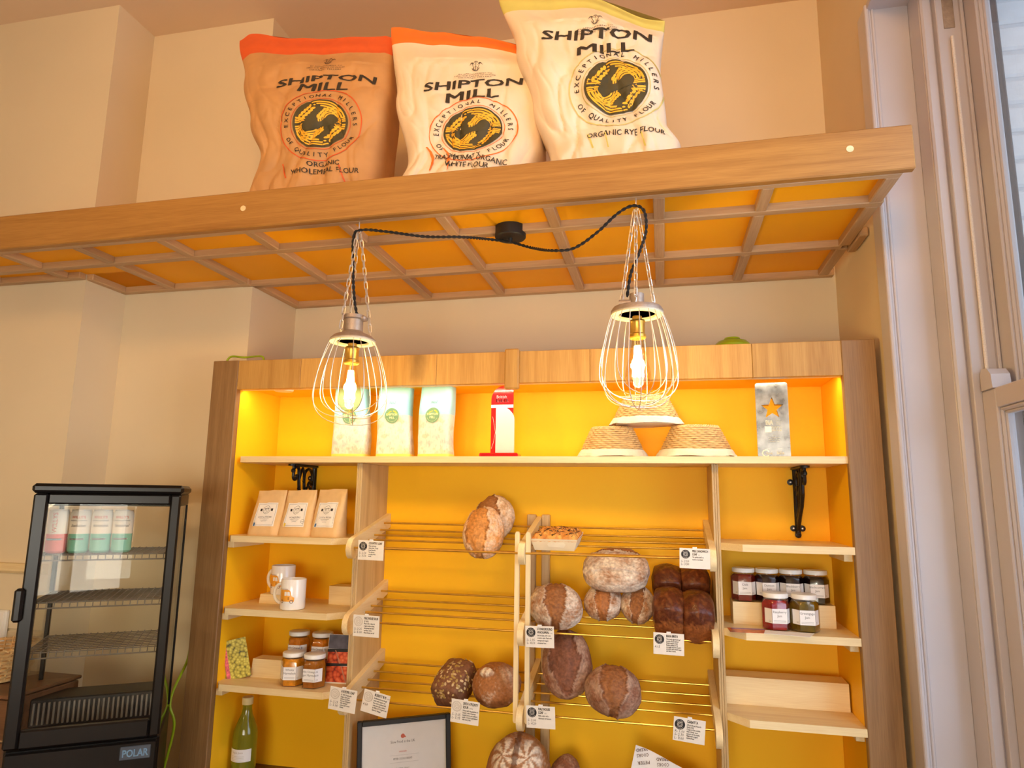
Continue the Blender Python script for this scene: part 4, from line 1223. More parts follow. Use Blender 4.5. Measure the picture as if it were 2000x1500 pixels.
def riser(x0, x1, y0, y1, z0, h, label, skew=0.0, bev=.002, rz=0.0):
    """a plain length of planed softwood used as a step"""
    t = thing('wooden_riser', ((x0 + x1) / 2, (y0 + y1) / 2, z0), label, 'wooden block', 'wooden risers on the side shelves', rot=(0, 0, rz))
    w, d = (x1 - x0) / 2, (y1 - y0) / 2
    pf = [(-w, 0), (w, 0), (w, h), (-w + skew, h)]
    b = MB().prism(pf, -d, d, lambda a, c, q: (a, q, c)); o = build('block', b, M['pine_x'], t)
    build('end_grain', MB().box(w, w + .0006, -d + .001, d - .001, .001, h - .001), M['ply_z'], t)
    return t


def X(px, py, y): return at(px, py, y=y).x


riser(X(507, 1180, .13), X(565, 1180, .13), .125, .19, LSZ[1], .030, 'short pale wooden block under the rear mug', .004)
riser(X(650, 1170, .2), .530, .17, .23, LSZ[1], .060, 'dull wooden block against the divider beside the mugs', .0)
riser(X(490, 1325, .11), X(560, 1325, .11), .105, .16, LSZ[2], .058, 'pale wooden block beside the marmalade jars', .006)
riser(X(1432, 1215, .14), X(1632, 1222, .14), .13, .21, RSZ[1], .062, 'long pale wooden step behind the two front jam jars')
riser(1.674, X(1660, 1370, .14), .14, .22, RSZ[2], .075, 'long pale wooden step on the empty lower shelf near the window')

# ------------------------------------------------------------------ hexagonal jars
JAM = {}


def jam(name, c, tr=.0, sss=0):
    if name not in JAM:
        JAM[name] = mat(name, c, .16, var=.25, scale=90, coat=1.0, spec=.5)
    return JAM[name]


CLEAR = thin_glass('jar_glass', (.97, .96, .93))
M['jar_label'] = mat('jar_label', s2l(240, 238, 234), .5, var=.01)


def jar(px, pyb, y, z0, name, label, lines, jm, turn, tag_='marmalade jars', s=1.0):
    p = at(px, pyb, y=y); r = .0395 * s; h = .088 * s
    t = thing(name, (p.x, y, z0), label, 'jar', tag_, rot=(0, 0, turn))

    def hexr(k, rr, z): return [(rr * cos(pi / 6 + pi / 3 * i + k), rr * sin(pi / 6 + pi / 3 * i + k), z) for i in range(6)]

    def shell(levels, m, nm, cap=True):
        b = MB(); n = 24

        def rad(a, rr, f):      # f: 0 round .. 1 hexagonal
            q = (a % (pi / 3)) - pi / 6; hx_ = rr * cos(pi / 6) / cos(q); return rr * .93 * (1 - f) + hx_ * f
        vs = []; fs = []
        for (rr, z, f) in levels:
            for j in range(n): a = 2 * pi * j / n; q = rad(a, rr, f); vs.append((q * cos(a), q * sin(a), z))
        for i in range(len(levels) - 1):
            for j in range(n): j2 = (j + 1) % n; fs.append((i * n + j, i * n + j2, (i + 1) * n + j2, (i + 1) * n + j))
        if cap: fs += [tuple(range(n))[::-1], tuple((len(levels) - 1) * n + j for j in range(n))]
        return build(nm, b.add(vs, fs), m, t, angle=25)
    shell([(r * .90, .003, 1), (r * .955, .008, 1), (r * .955, h * .80, 1), (r * .86, h * .90, .5), (r * .80, h * .93, 0)], jm, 'jam')
    shell([(r * .92, .0, 1), (r, .005, 1), (r, h * .82, 1), (r * .90, h * .93, .5), (r * .84, h * .96, 0), (r * .84, h * 1.02, 0)], CLEAR, 'glass', cap=False)
    R1 = r * .86
    build('lid', MB().lathe([(0, h * 1.14), (R1 * .90, h * 1.14), (R1 * .97, h * 1.13), (R1 * 1.0, h * 1.11), (R1 * 1.0, h * 1.0), (R1 * .96, h * .985), (R1 * .9, h * .99)], 32), M['white_lid'], t)
    # paper label round three faces
    ap = r * cos(pi / 6); fw = r                                  # face width = r

    def put(a, c, off):
        k = 0 if abs(a) <= fw / 2 else (1 if a > 0 else -1); ang = -pi / 2 + k * pi / 3
        q = a - k * fw
        nx, ny = cos(ang), sin(ang); tx, ty = -sin(ang), cos(ang)
        return Vector((nx * (ap + off) + tx * q, ny * (ap + off) + ty * q, c))
    hw = fw * 1.18; z1, z2 = h * .24, h * .68; xs_ = [-hw, -fw / 2, fw / 2, hw]; vs = []; fs = []
    for x in xs_:
        for z in (z1, z2):
            vs.append((x, z))
    b = MB()
    for i in range(3):
        x0, x1 = xs_[i] + (1e-6 if i else 0), xs_[i + 1] - 1e-6
        if i == 0: x1 -= 1e-5
        if i == 2: x0 += 1e-5
        b.add([put(x0, z1, .0007), put(x1, z1, .0007), put(x1, z2, .0007), put(x0, z2, .0007)], [(0, 1, 2, 3)])
    build('paper_label', b, M['jar_label'], t, fix=False)
    b = MB(); zz = z2 - .011 * s
    for i, s_ in enumerate(lines):
        b.flat(shift(text(s_, .0088 * s, 0, res=2), 0, zz - i * .0105 * s), lambda a, c: put(a, c, .0011))
    for i in range(2): b.flat(densify(poly([(-fw * .8, z1 + .004 + i * .003), (fw * .8, z1 + .004 + i * .003), (fw * .8, z1 + .0046 + i * .003), (-fw * .8, z1 + .0046 + i * .003)]), .01), lambda a, c: put(a, c, .0011))
    build('label_type', b, mat('label_script', s2l(112, 108, 104), .6) if 'label_script' not in bpy.data.materials else bpy.data.materials['label_script'], t, fix=False)
    return t


AMB = jam('orange_marmalade', s2l(196, 112, 20)); AMB2 = jam('whisky_marmalade', s2l(214, 138, 26)); AMD = jam('seville_marmalade', s2l(158, 92, 22))
zl = LSZ[2]
SO = ['Seville Orange &', 'Ginger Marmalade']
jar(580, 1322, .150, zl + .046, 'marmalade_jar', 'white lidded marmalade jar behind, on the side nearer the wooden block', SO, AMB, .05)
jar(626, 1322, .150, zl + .046, 'marmalade_jar', 'white lidded marmalade jar behind, half hidden by the orange market photograph', SO, AMB, .0)
jar(570, 1337, .060, zl, 'marmalade_jar', 'white lidded marmalade jar in front touching the pale wooden block', ['Whisky', 'Marmalade'], AMB2, .25)
jar(612, 1337, .055, zl, 'marmalade_jar', 'dark marmalade jar in front beside the orange market photograph', SO, AMD, .02)
riser(X(562, 1322, .15), X(648, 1322, .15), .118, .185, LSZ[2], .046, 'low wooden block under the two rear marmalade jars')
zr = RSZ[1]; YJ = .165
JD = 'jam jars on the step'
jar(1454, 1178, YJ, zr + .062, 'jam_jar', 'dark red chilli jam jar at the rack end of the back row', ['Chilli', 'Jam'], jam('chilli_jam', s2l(120, 20, 14)), .0, JD, .95)
jar(1500, 1180, YJ, zr + .062, 'jam_jar', 'black damson jam jar second in the back row', ['Damson', 'Jam'], jam('damson_jam', s2l(30, 10, 12)), .05, JD, .95)
jar(1547, 1184, YJ, zr + .062, 'jam_jar', 'black blackberry jam jar third in the back row', ['Blackberry', 'Jam'], jam('blackberry_jam', s2l(28, 10, 12)), .0, JD, .95)
jar(1596, 1188, YJ, zr + .062, 'jam_jar', 'black blackcurrant jam jar nearest the window oak post', ['Blackcurrant', 'Jam'], jam('blackcurrant_jam', s2l(24, 12, 10)), -.08, JD, .95)
jar(1517, 1222, .075, zr, 'jam_jar', 'bright red raspberry jam jar in the front row', ['Raspberry', 'Jam'], jam('raspberry_jam', s2l(150, 16, 22)), .12, JD)
jar(1573, 1226, .070, zr, 'jam_jar', 'olive green greengage jam jar in the front row', ['Greengage', 'Jam'], jam('greengage_jam', s2l(104, 86, 22)), .02, JD)

# ------------------------------------------------------------------ cards and photographs on the shelves
def fruit_print(name, base, fruit, scale, dark):
    m, nt, b = _bsdf(name); L = nt.links.new; b.inputs['Roughness'].default_value = .35
    tc = nd(nt, 'ShaderNodeTexCoord'); v = nd(nt, 'ShaderNodeTexVoronoi', i_Scale=scale); L(tc.outputs['Object'], v.inputs['Vector'])
    r = nd(nt, 'ShaderNodeValToRGB'); e = r.color_ramp.elements; e[0].position = .1; e[0].color = (*base, 1); e[1].position = .92; e[1].color = (*dark, 1); q = e.new(.62); q.color = (*fruit, 1)
    L(v.outputs['Distance'], r.inputs[0]); L(r.outputs[0], b.inputs['Base Color']); return m


LEMON = fruit_print('yellow_fruit_print', s2l(226, 214, 92), s2l(176, 160, 40), 115, s2l(60, 64, 16))
ORNG = fruit_print('orange_fruit_print', s2l(240, 128, 78), s2l(206, 74, 34), 85, s2l(70, 20, 14))
# folded fruit card leaning on the yellow side
c = at(462, 1335, y=.06); t = thing('fruit_card', (c.x - .005, .075, LSZ[2]), 'open greetings card printed with yellow fruit leaning on yellow side panel', 'card', rot=(radians(0), radians(-13), radians(20)))
hk_ = .125
build('front_leaf', MB().box(-.022, .042, -.0015, 0, 0, hk_), LEMON, t)
build('spine_stripe', MB().box(-.034, -.022, -.0016, 0, 0, hk_), mat('pink_stripe', s2l(226, 96, 110), .4, var=.5, scale=120), t)
bl = build('back_leaf', MB().box(0, .03, -.001, 0, 0, hk_ * .98), fruit_print('apple_print', s2l(222, 206, 90), s2l(150, 140, 50), 45, s2l(50, 40, 20)), t, loc=(-.034, 0, 0), rot=(0, 0, radians(150)))
# market photograph propped against the divider
q = at(655, 1330, y=.10); t = thing('market_photograph', (q.x, .105, LSZ[2]), 'photograph of oranges piled in market crates, beside the marmalade jars', 'photograph', rot=(radians(-7), 0, radians(4)))
w, h = .038, .148
build('print', MB().box(-w, w, 0, .0012, 0, h), M['white'], t)
for (z0, z1) in ((.004, .052), (.058, .096)):
    build('orange_crate', MB().box(-w + .001, w - .001, -.0006, .0, z0, z1), ORNG, t)
build('crate_edge', MB().flat(poly([(-w, .050), (w, .054), (w, .061), (-w, .060)]), lambda a, c: (a, -.0009, c)), M['ink'], t, fix=False)
build('crate_edge', MB().flat(poly([(-w, .094), (w, .096), (w, .105), (-w, .103)]), lambda a, c: (a, -.0009, c)), M['ink'], t, fix=False)
build('crate_divider', MB().flat(poly([(.004, .06), (.010, .06), (-.010, .10), (-.013, .10)]), lambda a, c: (a, -.0011, c)), mat('crate_slat', s2l(196, 130, 100), .5), t, fix=False)
build('crate_divider', MB().flat(poly([(.030, .004), (.036, .004), (.014, .052), (.010, .052)]), lambda a, c: (a, -.0011, c)), bpy.data.materials['crate_slat'], t, fix=False)
build('stall_backdrop', MB().box(-w + .001, w - .001, -.0005, 0, .104, h - .001), mat('stall_backdrop', s2l(86, 84, 100), .4, var=.4, scale=30), t)
# postcard and paper strip lying at the front of the jam shelf
t = thing('orange_postcard', (X(1468, 1232, .02), .03, RSZ[1]), 'orange printed postcard lying flat at the front of the jam shelf', 'postcard', rot=(0, 0, radians(3)))
build('card', MB().box(-.060, .048, -.032, .03, 0.0002, .0012), fruit_print('orange_landscape_print', s2l(232, 136, 74), s2l(196, 92, 40), 60, s2l(120, 60, 60)), t)
build('sky_strip', MB().box(-.050, .040, .012, .0295, .0012, .0016), mat('violet_strip', s2l(150, 110, 150), .4, var=.3, scale=60), t)
t = thing('paper_strip', (X(1540, 1236, .0), .02, RSZ[1]), 'blank white paper strip overhanging the jam shelf edge', 'paper', rot=(radians(1), 0, radians(-3)))
build('sheet', MB().prism([(-.055, .016), (.070, .012), (.052, -.042), (-.062, -.030)], .0016, .0024, lambda a, c, q: (a, c, q)), M['white'], t)

# ------------------------------------------------------------------ green bottle
p = at(476, 1480, y=.13)
t = thing('green_bottle', (p.x, .13, .70), 'tall green glass bottle of pale juice with white label', 'bottle')
ztop = at(487, 1366, y=.13).z - .70
GG = mat('green_glass', s2l(176, 200, 60), .05, var=.04, coat=1.0, trans=.8, ior=1.2)
R0 = .0385
build('glass', MB().lathe([(0, 0), (R0 * .9, 0), (R0, .006), (R0, ztop * .58), (R0 * .96, ztop * .63), (R0 * .72, ztop * .73), (R0 * .48, ztop * .82), (R0 * .40, ztop * .88), (R0 * .38, ztop * .97), (R0 * .42, ztop * .975), (R0 * .42, ztop), (0, ztop)], 40), GG, t)
build('cap', MB().lathe([(R0 * .46, ztop * .945), (R0 * .47, ztop * 1.03), (R0 * .42, ztop * 1.035), (0, ztop * 1.035)], 28), mat('cream_cap', s2l(226, 208, 150), .4), t)
zc = at(474, 1479, y=.09).z - .70
b = MB(); b.grid(16, 1, lambda u_, v: ((R0 + .0006) * sin(-1.15 + 2.3 * u_), -(R0 + .0006) * cos(-1.15 + 2.3 * u_), zc - .018 + .038 * v)); build('paper_label', b, M['jar_label'], t, fix=False)
b = MB()
for i, s_ in enumerate(('Apple Juice',)): b.flat(shift(text(s_, .008, 0), 0, zc + .008), lambda a, c: ((R0 + .001) * sin(a / R0), -(R0 + .001) * cos(a / R0), c))
for i in range(4): b.flat(densify(poly([(-.022, zc - .001 - .0045 * i), (.022, zc - .001 - .0045 * i), (.022, zc - .0004 - .0045 * i), (-.022, zc - .0004 - .0045 * i)]), .006), lambda a, c: ((R0 + .001) * sin(a / R0), -(R0 + .001) * cos(a / R0), c))
build('label_type', b, M['greyink'], t, fix=False)

# ------------------------------------------------------------------ framed certificate
pl_, pr_ = at(706, 1412, y=.075), at(887, 1394, y=.205)
wd = math.hypot(pr_.x - pl_.x, pr_.y - pl_.y); top = (pl_.z + pr_.z) / 2
t = thing('framed_certificate', ((pl_.x + pr_.x) / 2, .128, .704), 'black framed award certificate standing below the lowest rack tier', 'certificate', rot=(radians(-3), -math.atan2(pr_.z - pl_.z, wd), math.atan2(pr_.y - pl_.y, pr_.x - pl_.x)))
H = top - .70; w = wd / 2; f_ = .015
for a in ((-w, -w + f_, 0, H), (w - f_, w, 0, H), (-w + f_, w - f_, H - f_, H), (-w + f_, w - f_, 0, f_)):
    build('frame_bar', MB().box(a[0], a[1], -.010, .010, a[2], a[3], .002), M['black_matt'], t)
build('paper', MB().box(-w + f_, w - f_, .0, .004, f_, H - f_), M['white'], t)
build('glazing', MB().box(-w + f_, w - f_, -.0045, -.0035, f_, H - f_), thin_glass('frame_glass', (1, 1, 1), gain=2.0), t)
b = MB(); f = lambda a, c: (a, -.0006, c); zt = H - f_
k = wd / 181
for s, z, hh, ww, m_ in (('Slow Food in the UK', 36, 7, 47, 0), ('PETER COOKS BREAD', 66, 5, 36, 0), ('Small Baker - England', 82, 3.2, 25, 0)):
    b.flat(shift(text(s, hh * k, .0, width=ww * k), -3 * k, zt - z * k), f)
for zz, ww in ((58, 28), (71, 28)): b.flat(poly([(-ww * k, zt - zz * k), (ww * k, zt - zz * k), (ww * k, zt - zz * k + .0003), (-ww * k, zt - zz * k + .0003)]), f)
build('lettering', b, mat('certificate_ink', s2l(80, 66, 58), .6), t, fix=False)
b = MB().flat(disc(4 * k, 20, -3 * k, zt - 24 * k), f); b.flat(disc(1.6 * k, 10, 1.2 * k, zt - 25.5 * k), f); b.flat(shift(text('WINNER', 4 * k, 0, width=15 * k), -3 * k, zt - 53 * k), f)
build('red_mark', b, mat('red_print', s2l(208, 84, 64), .6), t, fix=False)
b = MB()
b.tube([((-8 + i * 1.3) * k, -.0006, zt - (98 + 7 * sin(i * 1.9)) * k) for i in range(16)], .0004, 4); build('signature', b, M['ink'], t)

# ------------------------------------------------------------------ bread wrapping paper
pa, pb, pc, pd = at(1242, 1455, y=.11), at(1212, 1560, y=.07), at(1420, 1560, y=.10), at(1338, 1498, y=.13)
t = thing('wrapping_paper', (pa.x + .03, .1, .70), 'sheet of printed white bread wrapping paper standing below the rack', 'paper', world=True)
zb_ = .703
tip = Vector((pa.x, .11, pa.z)); e0 = Vector((pb.x - .01, .06, zb_)); e1 = Vector((pd.x + .10, .12, zb_)); e2 = Vector((pd.x, .135, pd.z))


def sheet(u_, v):
    lo = e0.lerp(e1, u_); hi = tip.lerp(e2, u_) if u_ < .55 else tip.lerp(e2, u_) + Vector((.1 * (u_ - .55), 0, -.06 * (u_ - .55)))
    p_ = lo.lerp(hi, v); p_.y += .006 * sin(u_ * 7) + .004 * noise.noise(Vector((u_ * 4, v * 4, 2))); return p_


b = MB().grid(24, 16, sheet); b2 = [(p_[0], p_[1] + .0006, p_[2]) for p_ in b.v]; n = len(b.v); b.add(b2, [tuple(i for i in f_[::-1]) for f_ in b.f[:24 * 16]])
build('sheet', b, M['white'], t, angle=60, fix=False)
b = MB()


def onsheet(a, c):   # world x,z -> front of the sheet
    y_ = .112
    for u_i in range(25):
        pass
    tz_ = (c - zb_) / max(1e-4, (pa.z - zb_)); return Vector((a, 0, c)), tz_


def prn(s, px, py, hh, ww):
    c0 = at(px, py, y=.1)
    for (vf) in (shift(text(s, hh, .012, width=ww, res=1), 0, 0, pi + .07),):
        pts = []
        for a, c in vf[0]:
            x, z = c0.x + a, c0.z + c
            # nearest sheet parameter
            best = None
            v = .5; u_ = .3
            for _ in range(8):
                p_ = sheet(u_, v); du = (sheet(u_ + .01, v) - p_) * 100; dv = (sheet(u_, v + .01) - p_) * 100
                det = du.x * dv.z - du.z * dv.x; ex, ez = x - p_.x, z - p_.z
                u_ += (ex * dv.z - ez * dv.x) / det; v += (du.x * ez - du.z * ex) / det
                u_ = max(0, min(1, u_)); v = max(0, min(1, v))
            p_ = sheet(u_, v); pts.append((p_.x, p_.y - .0016, p_.z))
        b.add(pts, vf[1])


for dx, dy in ((0, 0), (40, 20)):
    prn('BREAD', 1253 + dx, 1465 + dy, .0115, .034); prn('COOKS', 1255 + dx, 1475 + dy, .0125, .034)
prn('PETER', 1257, 1489, .0125, .034)
build('lettering', b, mat('brown_print', s2l(110, 84, 74), .6), t, fix=False)
# ------------------------------------------------------------------ loaves
def crust_mat():
    m, nt, b = _bsdf('bread_crust'); L = nt.links.new
    a = nd(nt, 'ShaderNodeAttribute', attribute_name='Col'); tc = nd(nt, 'ShaderNodeTexCoord')
    n = nd(nt, 'ShaderNodeTexNoise', i_Scale=130.0, i_Detail=3.0); L(tc.outputs['Object'], n.inputs['Vector'])
    r = nd(nt, 'ShaderNodeMapRange'); r.inputs[1].default_value = .3; r.inputs[2].default_value = .7; r.inputs[3].default_value = .72; r.inputs[4].default_value = 1.22; L(n.outputs['Fac'], r.inputs[0])
    x = nd(nt, 'ShaderNodeVectorMath', operation='SCALE'); L(a.outputs['Color'], x.inputs[0]); L(r.outputs[0], x.inputs['Scale']); L(x.outputs[0], b.inputs['Base Color'])
    b.inputs['Roughness'].default_value = .62; b.inputs['Specular IOR Level'].default_value = .3
    n2 = nd(nt, 'ShaderNodeTexNoise', i_Scale=260.0, i_Detail=2.0); L(tc.outputs['Object'], n2.inputs['Vector'])
    bp = nd(nt, 'ShaderNodeBump', i_Strength=.35, i_Distance=.002); L(n2.outputs['Fac'], bp.inputs['Height']); L(bp.outputs[0], b.inputs['Normal']); return m


M['crust'] = crust_mat()
GLAZE = crust_mat(); GLAZE.name = 'glazed_dark_crust'
GLAZE.node_tree.nodes['Principled BSDF'].inputs['Roughness'].default_value = .28
C_ = {'crust': s2l(162, 106, 60), 'dark': s2l(92, 50, 26), 'flour': s2l(236, 222, 198), 'crumb': s2l(186, 118, 62), 'gold': s2l(224, 156, 84), 'pale': s2l(196, 150, 100), 'malt': s2l(138, 88, 62), 'maltfl': s2l(196, 164, 138)}


def mixc(a, b_, f): f = max(0, min(1, f)); return tuple(x + (y - x) * f for x, y in zip(a, b_))


def ns(p, s, k=0): return noise.noise(Vector((p[0] * s + k, p[1] * s + k * 1.7, p[2] * s - k)))


def loaf(name, label, group, c, a, b_, cc, rot, style, seed, cols=('crust', 'crumb', 'flour'), fl=.5, score=None, power=1.0, crack_w=.42, mat_=None):
    """half-axes a (across), b_ (long), cc (thick); scored face is local +z"""
    t = thing(name, c, label, 'bread', group, rot=rot)
    base, crumb, flour = (C_[q] for q in cols)
    nu, nv = 96, 60; mb = MB(); mb.c = []; V = []

    def crack(px, py):
        """>0 inside the burst of the crust (1 = middle), plus edge ridge"""
        best = -9; ed = 0
        wx = .10 * noise.noise(Vector((px * 4 + seed, py * 4, 1))) + .05 * noise.noise(Vector((px * 11 + seed, py * 11, 2))); px += wx; py += .6 * wx
        for (x0, y0, x1, y1, w) in (score or []):
            dx, dy = x1 - x0, y1 - y0; L2 = dx * dx + dy * dy; tt = ((px - x0) * dx + (py - y0) * dy) / L2
            tt = max(0, min(1, tt)); qx, qy = x0 + dx * tt, y0 + dy * tt
            ww = w * (sin(pi * min(1, max(0, .06 + .88 * tt))) ** .6) * (1 + .18 * noise.noise(Vector((tt * 4, seed, 3))))
            d = math.hypot(px - qx, py - qy); best = max(best, 1 - d / max(ww, 1e-3))
        return best
    for j in range(nv + 1):
        th = pi * j / nv
        for i in range(nu):
            ph = 2 * pi * i / nu
            d = Vector((sin(th) * cos(ph), sin(th) * sin(ph), cos(th)))
            e = power
            q = Vector((math.copysign(abs(d.x) ** e, d.x), math.copysign(abs(d.y) ** e, d.y), math.copysign(abs(d.z) ** (e * .9), d.z)))
            k = 1 + .05 * ns(d, 1.6, seed) + .025 * ns(d, 4, seed + 3) + .010 * ns(d, 11, seed + 7)
            p = Vector((q.x * a, q.y * b_, q.z * cc)) * k
            if d.z < 0: p.z *= .72
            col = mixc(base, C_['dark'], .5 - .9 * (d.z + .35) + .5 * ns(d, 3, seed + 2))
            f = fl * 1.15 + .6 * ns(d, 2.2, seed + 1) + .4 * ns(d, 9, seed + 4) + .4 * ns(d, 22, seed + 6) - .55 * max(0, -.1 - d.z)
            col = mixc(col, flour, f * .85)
            if score and d.z > -.55:
                s_ = crack(d.x, d.y) if d.z > 0 else crack(d.x / max(.15, math.hypot(d.x, d.y)), d.y / max(.15, math.hypot(d.x, d.y))) * (1 + d.z)
                if s_ > 0:
                    rough_ = ns(d, 7, seed + 9) * .5 + ns(d, 16, seed + 11) * .35
                    p *= 1 - .05 * min(1, s_ * 4) + .05 * s_ + .055 * rough_
                    col = mixc(mixc(crumb, C_['dark'], .25 - .6 * rough_), base, .15)
                    if s_ < .10: col = mixc(col, C_['dark'], .6)
                elif s_ > -.22:
                    p *= 1 + .055 * (1 + s_ / .22); col = mixc(col, flour, .25 * (fl > .1))
            if style == 'flap':
                g = math.exp(-((d.x + .28) ** 2 / .09 + (d.y - .02) ** 2 / .035))
                p *= 1 + .22 * min(1, max(0, g - .25) * 3) * (d.z > -.2); col = mixc(col, C_['flour'], min(1, max(0, g - .3) * 5) * (.9 if sin(d.x * 30 - d.y * 12) > -.3 else .2))
                g2 = math.exp(-((d.x - .50) ** 2 / .07 + (d.y - .12) ** 2 / .14)); p *= 1 + .06 * g2; col = mixc(col, mixc(C_['flour'], base, .35), g2 * (.8 if sin(d.x * 22 + d.y * 12) > 0 else .3))
            if style == 'leaf' and d.z > -.1:
                for sx in (-1, 1):
                    ux, uy = d.x - sx * .38, d.y - .15; rr_ = math.hypot(ux, uy * .8)
                    if rr_ < .46:
                        an = math.atan2(uy, ux) ; m_ = sin(an * 7 + rr_ * 6 * sx) > -.25
                        col = mixc(col, C_['flour'], (.88 if m_ else .1) * (1 - (rr_ / .46) ** 6)); p *= 1 + .03 * (1 - rr_ / .46) - (0 if m_ else .012)
                if abs(d.x) < .09: col = mixc(col, C_['dark'], .7); p *= 1.03
            V.append(p); mb.c.append(col)
    mb.v = [tuple(p) for p in V]
    for j in range(nv):
        for i in range(nu):
            i2 = (i + 1) % nu; mb.f.append((j * nu + i, (j + 1) * nu + i, (j + 1) * nu + i2, j * nu + i2)); mb.m.append(0)
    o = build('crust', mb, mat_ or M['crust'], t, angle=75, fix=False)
    return t


def PXS(px, py, y):          # metres per picture pixel there
    return (at(px + 10, py, y=y) - at(px, py, y=y)).length / 10


def rack_loaf(name, label, px, py, wpx, hpx, y, tilt, cc=.8, yaw=0., roll=0., group='loaves on the bread rack', **k):
    c = at(px, py, y=y); s = PXS(px, py, y); a = wpx * s / 2; hh = hpx * s / 2
    th = radians(tilt); C = a * cc
    # vertical half-extent of the tilted ellipsoid is hh
    b_ = sqrt(max(hh * hh - (C * .85 * cos(th)) ** 2, (hh * .55) ** 2)) / max(.35, sin(th))
    return loaf(name, label, group, c, a, b_, C, (th, radians(roll), radians(yaw)), k.pop('style', ''), k.pop('seed', 1), **k)


BIG = [(-.05, .95, .1, -.9, .40)]
# top tier
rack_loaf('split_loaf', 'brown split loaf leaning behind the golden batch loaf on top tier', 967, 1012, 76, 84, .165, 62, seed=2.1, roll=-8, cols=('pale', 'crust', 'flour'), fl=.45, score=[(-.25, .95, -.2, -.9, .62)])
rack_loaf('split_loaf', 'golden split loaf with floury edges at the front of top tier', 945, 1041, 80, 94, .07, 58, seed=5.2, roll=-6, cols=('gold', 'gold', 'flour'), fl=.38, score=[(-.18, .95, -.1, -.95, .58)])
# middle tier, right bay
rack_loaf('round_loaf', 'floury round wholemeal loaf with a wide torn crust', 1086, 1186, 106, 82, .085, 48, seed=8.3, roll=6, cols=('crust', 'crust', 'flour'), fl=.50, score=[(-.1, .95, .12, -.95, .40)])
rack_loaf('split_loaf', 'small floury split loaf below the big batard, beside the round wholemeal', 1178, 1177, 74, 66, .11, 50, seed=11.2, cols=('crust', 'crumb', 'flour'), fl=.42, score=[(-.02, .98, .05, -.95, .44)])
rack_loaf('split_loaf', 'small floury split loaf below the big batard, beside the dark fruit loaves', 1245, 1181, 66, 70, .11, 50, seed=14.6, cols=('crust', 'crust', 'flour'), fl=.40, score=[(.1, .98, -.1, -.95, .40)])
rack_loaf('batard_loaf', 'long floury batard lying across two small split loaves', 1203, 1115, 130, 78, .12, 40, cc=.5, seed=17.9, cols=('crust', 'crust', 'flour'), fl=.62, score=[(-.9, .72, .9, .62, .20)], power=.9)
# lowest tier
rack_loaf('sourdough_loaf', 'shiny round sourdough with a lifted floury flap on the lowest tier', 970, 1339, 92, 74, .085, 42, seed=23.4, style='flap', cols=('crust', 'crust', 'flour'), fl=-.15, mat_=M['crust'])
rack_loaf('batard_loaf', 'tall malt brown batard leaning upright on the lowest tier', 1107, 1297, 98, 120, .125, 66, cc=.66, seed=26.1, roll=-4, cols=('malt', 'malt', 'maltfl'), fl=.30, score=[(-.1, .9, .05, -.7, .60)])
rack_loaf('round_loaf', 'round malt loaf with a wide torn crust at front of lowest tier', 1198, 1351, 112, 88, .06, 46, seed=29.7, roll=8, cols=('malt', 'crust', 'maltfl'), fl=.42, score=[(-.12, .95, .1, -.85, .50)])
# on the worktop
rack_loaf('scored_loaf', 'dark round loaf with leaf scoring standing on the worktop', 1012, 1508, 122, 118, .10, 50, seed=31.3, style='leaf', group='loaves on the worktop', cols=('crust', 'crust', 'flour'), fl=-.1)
rack_loaf('round_loaf', 'small round loaf just showing beside the leaf scored loaf', 1104, 1521, 62, 70, .13, 45, seed=37.0, group='loaves on the worktop', cols=('malt', 'malt', 'maltfl'), fl=.1)


